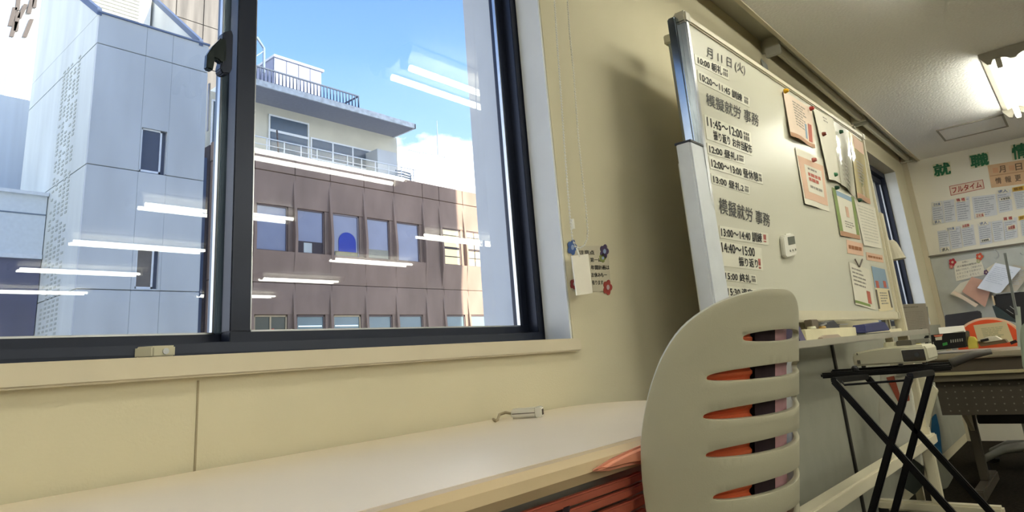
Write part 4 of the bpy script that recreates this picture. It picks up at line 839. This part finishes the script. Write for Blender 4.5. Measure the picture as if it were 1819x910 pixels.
# brochure rack in front of the far window
rk = thing('brochure_rack', tuple(pX(1625, 592, 3.95)), 'grey wire brochure rack holding a printed sheet at the right end of the whiteboard tray', 'rack')
rq = fq([(1600, 541), (1644, 539), (1653, 592), (1607, 596)], 0, 0, 3.95); rq.sheet('printed_sheet', mat('sheet_taupe', (.70, .67, .62), .6), rk, t=.004); rq.lines((.08, .7, .86, .93), 1, TXG, rk, w=.5, jit=.05); rq.lines((.05, .9, .1, .76), 12, mat('print_taupe', (.62, .59, .55), .6), rk, w=.25, jit=.03)
MB().bar(pX(1600, 610, 3.9), pX(1652, 604, 3.9), .03, .02).build('rack_lip', GREYP, rk, .003)
MB().prism([pX(x, y, 3.9) for x, y in ((1608, 590), (1638, 584), (1638, 592), (1609, 595))], (.02, 0, 0)).build('black_clip', BLACKP, rk)
for x_ in (1600, 1646): MB().bar(pX(x_, 545, 3.96), pX(x_+9, 628, 3.96), .008, .008, (1, 0, 0)).build('upright', GREYP, rk)
tag(MB().prism([pX(x, y, 4.07) for x, y in ((1620, 606), (1632, 604), (1634, 616), (1622, 618))], (.05, 0, 0)).build('glue_bottle', mat('glue_yellow', (.86, .80, .38), .5), None, .002), 'small yellow bottle behind the projector', 'bottle')
# far orange chair with cream rim
foc = thing('office_chair', (4.95, .42, 0), 'orange padded chair with a cream rim behind the far desk', 'chair')
def arc(cx, cy_, rx, ry, X, n=28, k0=0, k1=math.pi): return [pX(cx-rx*math.cos(k0+(k1-k0)*i/n), cy_-ry*math.sin(k0+(k1-k0)*i/n), X) for i in range(n+1)]
fo = arc(1757, 604, 59, 40, 4.72)+[pX(1818, 640, 4.72), pX(1702, 648, 4.72)]
fi_ = arc(1757, 606, 56, 38, 4.70)+[pX(1815, 642, 4.70), pX(1705, 650, 4.70)]
MB().prism(fo, (.03, 0, 0)).build('shell', mat('rim_cream', (.88, .78, .66), .5), foc, .004)
MB().prism(fi_, (.02, 0, 0)).build('back_pad', ORANGE, foc, .004)
cc_ = Vector((4.95, .42, 0))
MB().box(4.75, 5.15, .20, .64, .42, .47).build('seat', ORANGE, foc, .012)
MB().box(4.72, 4.76, .38, .46, .44, .66).build('back_bar', BLACKP, foc)
MB().tube([cc_+Vector((0, 0, .12)), cc_+Vector((0, 0, .42))], .03, 12).build('gas_column', mat('base_grey', (.66, .66, .62), .45), foc)
for k in range(5):
    th = 2*math.pi*k/5+.9; d = Vector((math.cos(th), math.sin(th), 0))
    MB().tube([cc_+Vector((0, 0, .13)), cc_+d*.16+Vector((0, 0, .12)), cc_+d*.29+Vector((0, 0, .07))], [.03, .024, .018], 8).build('base_arm', mat('base_grey', (.66, .66, .62), .45), foc, smooth=True)
    MB().tube([cc_+d*.29+Vector((d.y*.015, -d.x*.015, .028)), cc_+d*.29+Vector((-d.y*.015, d.x*.015, .028))], .028, 14).build('caster', BLACKP, foc)
gc = thing('office_chair', (3.6, .02, 0), 'grey green shell-back chair cut by the right edge of the picture', 'chair')
pts_ = [pX(x, y, 3.3) for x, y in ((1811, 600), (1812, 586), (1816, 577), (1824, 570), (1850, 566), (1870, 580), (1875, 640), (1870, 690), (1830, 690), (1816, 650))]
MB().prism(pts_, (.015, 0, 0)).build('shell', mat('shell_grey_green', (.62, .66, .60), .45), gc, .006)
gcx = Vector((3.5, pts_[5].y-.22, 0)); gc.location = (gc.location.x, gc.location.y, 0)
MB().box(3.32, 3.66, gcx.y-.2, gcx.y+.2, .42, .46).build('seat', DARKUP, gc, .01)
MB().bar((3.36, gcx.y+.12, .44), (3.31, gcx.y+.14, .66), .05, .02, (1, 0, 0)).build('back_bar', BLACKP, gc)
MB().tube([gcx+Vector((0, 0, .05)), gcx+Vector((0, 0, .42))], .025, 10).build('gas_column', BLACKP, gc)
for k in range(5):
    th = 2*math.pi*k/5+.2; d = Vector((math.cos(th), math.sin(th), 0))
    MB().tube([gcx+Vector((0, 0, .08)), gcx+d*.25+Vector((0, 0, .05))], [.022, .014], 8).build('base_arm', BLACKP, gc)
    MB().tube([gcx+d*.25+Vector((d.y*.012, -d.x*.012, .025)), gcx+d*.25+Vector((-d.y*.012, d.x*.012, .025))], .025, 12).build('caster', BLACKP, gc)

# ================================================================== OUTSIDE
CON = mat('concrete_blue_grey', (.80, .81, .80), .9, var=.10, scale=1.2, bump=.3, bscale=20, stretch=(1, 1, .25), spec=.2)
CON2 = mat('concrete_pale', (.86, .87, .83), .9, var=.10, scale=1.5, stretch=(1, 1, .2), spec=.2)
BRN = mat('brown_panel', (.64, .54, .47), .75, var=.16, scale=1.3, bump=.2, bscale=15, stretch=(1, 1, .4), spec=.25)
DKJ = mat('joint_dark', (.34, .30, .30), .9); GLB = mat('pane_blue_grey', (.46, .49, .56), .15, var=.08, scale=2); WFR = mat('window_frame_white', (.93, .94, .94), .5)
struct(box('ground', mat('asphalt', (.34, .34, .35), .95), -60, 80, 1.5, 120, -9.2, -9), 'street level ground far below the window', 'ground')
hb = MB().box(-14, 14.5, -16, 1.16, 2.5, 13.9).box(14.5, 25.6, -16, 1.16, 2.5, 17.0).box(6.3, 25.6, -16, 1.16, -9, 2.5).box(-14, -3.3, -16, 1.16, -9, 2.5).box(-3.3, 6.3, -16, 1.16, -9, -.2).build('shade_mass', CON2)  # unseen mass of this building, heights stepped to shade the opposite facades
struct(hb, 'unseen upper floors and flanks of this building, stepped to shade the street facades', 'building')
# ---- left building
lb = thing('concrete_building', (6, 18, -9), 'pale blue grey concrete building with two small windows at the left of the view', 'building')
X0, X1_, YL = 4.64, 7.22, 16.0
box('core', CON, X0+.05, X1_-.0, YL+.2, YL+5.4, -9, 9.40, lb)
zs_ = [-9, 3.05, 5.82, 8.76, 9.55]; xs_ = [X0, 5.70, 6.32, X1_]
W_a = (5.72, 6.30, 5.84, 6.92); W_b = (5.78, 6.27, 3.09, 4.02)
jg = .010
for zi in range(4):
    for xi in range(3):
        x0, x1, z0, z1 = xs_[xi]+(0 if xi == 0 else .0015), xs_[xi+1]-.0015, zs_[zi]+jg, zs_[zi+1]-jg
        if xi == 1 and zi in (1, 2):
            w_ = W_a if zi == 2 else W_b
            mb = MB().box(x0, x1, YL, YL+.1, w_[3], z1)
            if w_[2] > z0+.02: mb.box(x0, x1, YL, YL+.1, z0, w_[2])
            mb.box(x0, max(w_[0], x0+.005), YL, YL+.1, w_[2], w_[3]); mb.box(min(w_[1], x1-.005), x1, YL, YL+.1, w_[2], w_[3]); mb.build('concrete_panel', CON, lb)
        else: MB().box(x0, x1, YL, YL+.1, z0, z1).build('concrete_panel', CON, lb, .006)
YE = 21.3
for zi in range(4):
    z0, z1 = zs_[zi]+jg*1.4, zs_[zi+1]-jg*1.4
    for (ya, yb) in ((YL+.1, YL+1.0), (YL+1.0, YL+2.6), (YL+2.6, YE)):
        MB().box(X0, X0+.1, ya+.002, yb-.002, z0, z1).build('side_panel', CON2, lb)
# perforated block strip on the side wall
bs = MB()
for r_ in range(64):
    for k in range(5):
        if random.random() < .8: bs.box(X0-.012, X0, YL+1.1+k*.28, YL+1.24+k*.28, 2.2+r_*.105, 2.25+r_*.105)
bo = bs.build('relief_block', mat('block_tan', (.74, .75, .70), .9), lb); bo['kind'] = 'stuff'
# small windows
for (x0, x1, z0, z1), tone in ((W_a, (.30, .34, .42)), (W_b, (.46, .43, .40))):
    wf = MB().box(x0, x1-.1, YL+.05, YL+.09, z0, z0+.05).box(x0, x1-.1, YL+.05, YL+.09, z1-.04, z1).box(x0, x0+.04, YL+.05, YL+.09, z0, z1).box(x1-.14, x1-.1, YL+.05, YL+.09, z0, z1).build('window', WFR, lb)
    MB().box(x0+.04, x1-.14, YL+.07, YL+.075, z0+.05, z1-.04).build('pane', mat('pane_%d' % int(z0), tone, .2, var=.1), wf)
    MB().box(x0, x1, YL+.10, YL+.14, z0, z1).build('recess', mat('recess_dark', (.40, .42, .47), .8), lb)
# flat roof between two raking side walls, with a louvred plant box behind the parapet
RW = mat('roof_white', (.95, .95, .92), .7, var=.03)
MB().box(X0+.1, X1_, YL+.1, YE, 9.40, 9.50).build('roof_deck', CON2, lb)
xb = pY(268, 20, 19.2).x; xl_ = pY(247, 20, 19.2).x
MB().box(X0+.12, xb, 19.2, 21, 9.5, 14.5).build('plant_box', RW, lb)
for k in range(40): MB().box(X0+.12, xl_, 19.13, 19.2, 9.9+k*.11, 9.96+k*.11).build('louvre', mat('louvre_grey', (.80, .80, .78), .8), lb)
MB().prism([(6.98, YL+.1, 9.45), (6.98, YL+.1, 9.6), (6.98, YE, 9.6+(YE-YL-.1)*.84), (6.98, YE, 9.45)], (.1, 0, 0)).build('side_gable', CON, lb)
RK = mat('rake_slate', (.36, .42, .52), .7)
for xx, sl_ in ((X0-.06, .72), (6.96, .84)): MB().prism([(xx, YL-.02, 9.46), (xx, YL-.02, 9.64), (xx, YE, 9.64+(YE-YL)*sl_), (xx, YE, 9.46+(YE-YL)*sl_)], (.10, 0, 0)).build('rake', RK, lb)
MB().box(X0-.02, X1_+.02, YL-.03, YL+.05, 9.53, 9.58).build('coping', RK, lb)
MB().prism([(X0, YL+.1, 9.56), (X0, YE, 9.5+(YE-YL-.1)*.72), (X0, YE, 9.545), (X0, YL+.1, 9.545)], (.08, 0, 0)).build('gable', CON2, lb)
# ---- neighbours at the far left
nb = thing('low_building', (1, 19, -9), 'pale blue low building with a dark shuttered floor at the left edge of the view', 'building')
zr = pY(44, 340, 18.6).z; zr2 = pY(44, 452, 18.6).z
MB().box(-6, X0-.02, 18.6, 22, zr2, zr).build('upper_wall', mat('pale_blue_wall', (.90, .92, .92), .85, var=.04), nb)
MB().box(-6, X0-.02, 18.5, 18.6, zr-.08, zr).build('coping', WFR, nb)
z3 = pY(44, 378, 18.6).z; MB().box(-6, X0-.02, 18.585, 18.6, z3-.03, z3).build('joint', mat('joint_blue', (.50, .55, .60), .9), nb)
MB().box(-6, X0-.02, 18.62, 22, -9, zr2-.02).build('lower_wall', mat('dark_slate_wall', (.42, .42, .50), .5, var=.15, scale=1), nb)
MB().box(-6, X0-.02, 18.55, 18.62, zr2-.10, zr2).build('ledge', WFR, nb)
mb_ = thing('middle_building', (4, 24, -9), 'flat light blue wall between the low building and the white tower', 'building')
zt5 = pY(26, 173, 23).z
MB().box(-8, 7.0, 23, 26, -9, zt5).build('wall', mat('light_blue_wall', (.86, .89, .90), .9, var=.05, scale=2, stretch=(3, 1, .1)), mb_)
tw = thing('white_tower', (9, 36, -9), 'sunlit white tower at the top left corner of the view', 'building')
ta_ = pY(3, 168, 36); tb_ = pY(70, 100, 36)
MB().box(ta_.x+.1, tb_.x+3, 36, 42, -9, 34).build('wall', mat('tower_white', (.95, .95, .92), .8), tw)
for k, (px, py) in enumerate(((32, 5), (55, 8), (40, 20), (30, 38), (24, 52), (50, 50), (62, 0), (22, 30))):
    c_ = pY(px, py, 35.9); MB().obox(c_, (.09, 0, .02), (0, .04, 0), (.05*(k % 3), 0, .42+.1*(k % 2))).build('brown_mark', mat('mark_brown', (.36, .33, .31), .8), tw)  # small brown marks set as thin slabs on the tower face
st_ = thing('stained_tower', (15, 30, -9), 'tall weather-streaked concrete wall behind the left building roof', 'building')
sa = pY(300, 30, 30); sb = pY(408, 30, 30)
for k in range(3):
    for j in range(7):
        w__ = (sb.x-sa.x+1.0)/3
        MB().box(sa.x-1+k*w__+.02, sa.x-1+(k+1)*w__-.02, 30, 30.2, 9+j*2.3+.02, 9+(j+1)*2.3-.02).build('facade_panel', mat('streaky_concrete', (.46, .44, .41), .85, var=.38, scale=1.6, stretch=(1.6, 1, .12)), st_)
MB().box(sa.x-1, sb.x, 30.2, 33, -9, 25).build('core', CON2, st_)
# ---- brown building
bb_ = thing('brown_building', (15, 22, -9), 'brown panelled office building with a set-back top floor across the street', 'building')
YC = 20.0; mul = [9.25, 10.70, 12.20, 13.64, 15.15, 16.59, 18.13, 19.07, 20.50, 21.95, 23.4]
MB().box(mul[0], mul[-1], YC+.14, YC+8, -9, 8.35).build('core', DKJ, bb_)
WT, WBm = 6.60, 5.02
zl = [(7.78, 8.42), (WT, 7.78), (3.98, WBm), (2.92, 3.98), (-1, .9)]
def fin(x): return .02
for i in range(10):
    x0, x1 = mul[i]+.03, mul[i+1]-.03; blank = i == 6 or i == 0
    wy = YC+.0
    MB().box(x0-.02, x1+.02, wy-.02, YC+.12, 7.79, 8.42).build('parapet_panel', BRN, bb_, .01)
    if blank:
        MB().box(x0, x1, wy, YC+.12, 3.99, 7.77).build('wall_panel', BRN, bb_, .01); MB().box(x0, x1, wy, YC+.12, -1, 3.97).build('wall_panel', BRN, bb_, .01)
        continue
    wa, wb_ = x0+.06, x1-.22
    MB().box(x0, x1, wy, YC+.12, WT+.01, 7.77).build('wall_panel', BRN, bb_, .01)
    MB().box(wb_+.02, x1, wy+.02, YC+.12, WBm, WT).build('jamb_panel', BRN, bb_)
    # sloping apron below the window
    MB().prism([(x0, YC-.0, 3.99), (x0, YC+.12, 3.99), (x0, YC+.12, WBm), (x0, YC-.12, WBm-.0)], (x1-x0, 0, 0)).build('apron_panel', BRN, bb_)
    MB().box(x0, x1, wy, YC+.12, 2.94, 3.97).build('wall_panel', BRN, bb_, .01)
    MB().box(x0, x1, wy, YC+.12, -1, 1.2).build('wall_panel', BRN, bb_, .01)
    MB().box(wb_+.02, x1, wy+.02, YC+.12, 1.2, 2.94).build('jamb_panel', BRN, bb_)
    for fl, (z0, z1) in enumerate(((WBm, WT), (1.2, 2.92))):
        frm = DESKE if (fl == 1 and i in (1, 3)) else mat('frame_brown', (.42, .34, .32), .5)
        if i == 3 and fl == 0: frm = mat('frame_pale_brown', (.55, .50, .50), .5)
        wn = MB().box(wa, wb_, YC+.04, YC+.09, z0, z0+.05).box(wa, wb_, YC+.04, YC+.09, z1-.05, z1).box(wa, wa+.05, YC+.04, YC+.09, z0, z1).box(wb_-.05, wb_, YC+.04, YC+.09, z0, z1).build('window', frm, bb_)
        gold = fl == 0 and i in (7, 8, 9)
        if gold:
            MB().box(wa+.05, wb_-.05, YC+.07, YC+.08, z0+.05, z1-.05).build('pane', mat('sun_glow_pane', (.98, .90, .66), .4, emit=.5), wn, label='golden pane with reflected sun put in as glow')  # emission stands in for sunlight reflected off these panes
            for zz in (z0+.38, z0+.72, z0+1.05, z0+1.3): MB().box(wa, wb_, YC+.05, YC+.068, zz-.02, zz+.02+(.06 if zz == z0+.72 else 0)).build('glazing_bar', DKJ, wn)
            if i > 7: MB().box((wa+wb_)/2-.02, (wa+wb_)/2+.02, YC+.05, YC+.068, z0, z1).build('glazing_bar', DKJ, wn)
        else:
            pc = (.60, .62, .70) if fl == 0 else (.52, .60, .60)
            if fl == 1 and i == 1: pc = (.42, .42, .36)
            MB().box(wa+.05, wb_-.05, YC+.07, YC+.08, z0+.05, z1-.05).build('pane', mat('blind_pane_%d_%d' % (fl, i), pc, .22, var=.07, scale=1.5), wn)
            if fl == 0 and i == 2:
                MB().box(wa+.05, wb_-.05, YC+.062, YC+.068, z0+.02, z0+.45).build('open_strip', DKJ, wn); MB().box(wa+.3, wa+.62, YC+.055, YC+.062, z0+.05, z0+.40).build('cabinet', CON2, wn)
            if fl == 0 and i == 3:
                cxx, czz = (wa+wb_)/2+.08, z0+.42; MB().prism([(cxx+.38*math.cos(t_*math.pi/10), YC+.055, czz+.15+.36*max(0, math.sin(t_*math.pi/10))) for t_ in range(11)]+[(cxx-.38, YC+.055, z0+.05), (cxx+.38, YC+.055, z0+.05)], (0, .008, 0)).build('chair_back', mat('royal_blue', (.16, .26, .68), .6), wn, label='blue chair back seen through the window')
                MB().box(wa+.12, wb_-.06, YC+.048, YC+.054, z0+.0, z0+.2).build('desk_item', mat('item_tan', (.60, .56, .42), .7), wn)
            if fl == 0 and i == 4: MB().box(wa+.06, wb_-.06, YC+.055, YC+.062, z0+.04, z0+.38).build('low_screen', mat('screen_beige', (.66, .64, .56), .7), wn)
            if fl == 1 and i in (1,): MB().box((wa+wb_)/2-.03, (wa+wb_)/2+.03, YC+.05, YC+.068, z0, z1).build('glazing_bar', DESKE, wn); MB().prism([((wa+wb_)/2-.12, YC+.055, z0+1.25), ((wa+wb_)/2+.14, YC+.055, z0+1.3), ((wa+wb_)/2+.03, YC+.055, z0+.95)], (0, .01, 0)).build('red_item', mat('item_red', (.85, .35, .25), .6), wn)
            if fl == 1 and i in (2, 3):
                for zz in (z1-.38, z1-.62): MB().box(wa+.1, wb_-.1, YC+.055, YC+.062, zz, zz+.035).build('ceiling_lamp', mat('lamp_far', (.9, .95, .95), .5, emit=.9), wn)
# tapering vertical fins on each mullion
for i, x in enumerate(mul[1:]):
    f_ = MB(); pr2 = [(YC+.02, 7.77), (YC-.16, 5.6), (YC-.13, 4.9), (YC+.01, 3.99), (YC+.05, 3.99), (YC+.05, 7.77)]
    f_.prism([(x-.05, y, z) for y, z in pr2], (.10, 0, 0)); f_.build('fin', BRN, bb_)
    MB().prism([(x-.05, YC+.02, 3.96), (x-.05, YC-.14, 1.8), (x-.05, YC+.05, 1.0), (x-.05, YC+.08, 3.96)], (.10, 0, 0)).build('fin', BRN, bb_)
# top floor
YP = 21.4; PWM = mat('penthouse_wall', (.84, .82, .74), .85, var=.05, scale=2)
MB().box(9.7, 18.05, YP, YP+6, 8.35, 10.8).build('top_floor_wall', PWM, bb_)
MB().box(10.0, 18.0, YC+.2, YP, 8.3, 8.4).build('terrace', CON2, bb_)
def pwin(px0, py0, px1, py1, n, bar_=False):
    a_ = pY(px0, py0, YP); b_ = pY(px1, py1, YP); z1 = a_.z; z0 = b_.z; x0, x1 = a_.x, b_.x
    w_ = MB().box(x0-.05, x1+.05, YP-.05, YP, z1, z1+.06).box(x0-.05, x1+.05, YP-.05, YP, z0-.05, z0).box(x0-.05, x0, YP-.05, YP, z0, z1).box(x1, x1+.05, YP-.05, YP, z0, z1).build('window', WFR, bb_)
    for k in range(n): MB().box(x0+(x1-x0)*k/n+.03, x0+(x1-x0)*(k+1)/n-.03, YP-.03, YP-.02, z0, z1).build('pane', mat('pane_slate', (.34, .40, .46), .15, var=.1), w_)
    for k in range(1, n): MB().box(x0+(x1-x0)*k/n-.03, x0+(x1-x0)*k/n+.03, YP-.045, YP-.01, z0, z1).build('glazing_bar', WFR, w_)
    if bar_: MB().box(x0, x1, YP-.05, YP-.01, z0+(z1-z0)*.55, z0+(z1-z0)*.62).build('glazing_bar', WFR, w_)
pwin(479, 206, 546, 281, 1, True); pwin(553, 247, 660, 302, 3); pwin(378, 180, 396, 265, 1)
pa_ = pY(662, 265, 20.9); MB().box(pa_.x, pa_.x+1.0, 20.6, YP, 8.4, 9.75).build('side_screen', CON, bb_)
MB().tube([(12.0, 20.7, 8.4), (11.9, 20.7, 9.6)], .03, 6).build('pipe', DKJ, bb_)
# canopy slab
MB().prism([(10.0, YC, 10.80), (17.85, YC, 10.80), (17.85, YP+5, 10.80), (10.0, YP+5, 10.80)], (0, 0, .10)).build('canopy', mat('canopy_soffit', (.62, .63, .68), .85), bb_)
MB().box(9.95, 17.9, YC-.05, YC+.02, 10.78, 11.0).build('canopy_fascia', mat('fascia_stained', (.80, .82, .82), .8, var=.2, scale=6), bb_)
MB().box(9.93, 10.0, YC-.05, YP+5, 10.78, 10.98).box(17.85, 17.92, YC-.05, YP+5, 10.78, 10.98).build('canopy_edge', WFR, bb_)
MB().box(10.4, 16.6, YC+.35, YC+.45, 10.95, 11.22).build('upstand', mat('upstand_pale', (.84, .83, .80), .8), bb_)
# terrace rail
MB().bar((10.3, YC+.06, 8.95), (17.9, YC+.06, 8.95), .03, .03).bar((10.3, YC+.06, 8.70), (17.9, YC+.06, 8.70), .02, .02).build('terrace_rail', WFR, bb_)
for k in range(12): MB().bar((10.5+k*.66, YC+.06, 8.4), (10.5+k*.66, YC+.06, 8.97), .03, .03, (0, 1, 0)).build('rail_post', WFR, bb_)
# roof railing
rz0, rz1 = pY(560, 160, YC+.3).z, pY(560, 148, YC+.3).z
ra_ = pY(441, 112, YC+.3); rb2 = pY(637, 172, YC+.3); zt6 = (ra_.z+rb2.z)/2
RLM = mat('railing_slate', (.22, .28, .36), .6)
MB().bar((ra_.x-1, YC+.3, zt6), (rb2.x, YC+.3, zt6), .05, .05).bar((ra_.x-1, YC+.3, 11.05), (rb2.x, YC+.3, 11.05), .04, .04).bar((rb2.x, YC+.3, zt6), (rb2.x, YC+2, zt6), .05, .05).bar((rb2.x, YC+.3, 11.05), (rb2.x, YC+2, 11.05), .05, .05).build('roof_rail', RLM, bb_)
bal = MB(); k = 0; x = ra_.x-1
while x < rb2.x: bal.bar((x, YC+.3, 10.9), (x, YC+.3, zt6), .03, .03, (0, 1, 0)); x += .145
for k in range(8): bal.bar((rb2.x, YC+.3+k*.22, 10.9), (rb2.x, YC+.3+k*.22, zt6), .03, .03, (0, 1, 0))
bo = bal.build('baluster', RLM, bb_); bo['kind'] = 'stuff'
# tank room on the roof and bent mast
tk0 = pY(487, 103, 22.2); tk1 = pY(571, 127, 22.2); zk = (tk0.z+tk1.z)/2
TKM = mat('tank_panel', (.56, .58, .66), .7, var=.05)
n = 4; w_ = (tk1.x-tk0.x)/n
for k in range(n): MB().box(tk0.x+k*w_+.012, tk0.x+(k+1)*w_-.012, 22.2, 22.26, 10.9, zk).build('tank_panel', TKM, bb_)
for k in range(2): MB().box(tk0.x, tk0.x+.06, 22.27+k*.9, 22.27+(k+1)*.9-.03, 10.9, zk).build('tank_panel', TKM, bb_)
MB().box(tk0.x+.06, tk1.x, 22.26, 24.0, 10.9, zk).build('tank_room', TKM, bb_)
MB().box(tk0.x-.05, tk1.x+.08, 22.12, 24.1, zk, zk+.10).build('tank_roof', mat('tank_roof', (.80, .82, .84), .7), bb_)
m0, m1_, m2__ = pY(456, 66, 21), pY(469, 86, 21), pY(469, 116, 21)
MB().tube([m2__-Vector((0, 0, .3)), m1_, m0], .05, 8).bar(m1_+Vector((0, 0, -.1)), pY(440, 110, 21), .03, .03).bar(m0, pY(440, 84, 21), .015, .015).build('bent_mast', mat('mast_grey', (.52, .58, .64), .5), bb_)
# left wing of the brown building
lw = MB().box(8.35, 9.25, YC+.3, YC+6, -9, 7.95); lw.build('side_wing', mat('wing_blue_grey', (.42, .48, .58), .8, var=.12, scale=1.5, stretch=(1, 1, .3)), bb_)
# ---- far sunlit white building with rails and aerial
fw = thing('white_building', (40, 44, -9), 'overexposed white building with roof rails and an aerial at the right of the view', 'building')
YF = 44.
a_ = pY(700, 262, YF); b_ = pY(796, 281, YF); zf = pY(745, 274, YF).z
MB().box(a_.x-3, b_.x, YF, YF+6, -9, zf).build('wall', mat('far_white', (.97, .96, .93), .8), fw)
b2 = pY(850, 305, YF); MB().box(b_.x, b2.x+4, YF, YF+6, -9, pY(815, 303, YF).z).build('lower_wall', mat('far_white', (.97, .96, .93), .8), fw)
zr_ = zf
RM2 = mat('rail_grey', (.55, .60, .64), .6)
for (pa2, pb2) in (((727, 266), (746, 271)), ((752, 271), (790, 279))):
    A3, B3 = pY(*pa2, YF), pY(*pb2, YF); MB().bar(A3, B3, .09, .09).bar(Vector((A3.x, YF, zf-.1)), A3, .06, .06, (0, 1, 0)).bar(Vector((B3.x, YF, zf-.3)), B3, .06, .06, (0, 1, 0)).build('roof_rail', RM2, fw)
A3, B3 = pY(778, 276, YF), pY(776, 214, YF); MB().tube([A3, B3], [.07, .03], 6).build('aerial', RM2, fw)
# small pipework at the end of the terrace
pi = MB()
for dy_ in (0, 5, 9): pi.tube([pY(703, 303+dy_, YC+.4), pY(716, 305+dy_, YC+.4), pY(729, 309+dy_, YC+.4), pY(730, 314+dy_, YC+.4)], .035, 6)
pi.build('pipework', RM2, bb_)
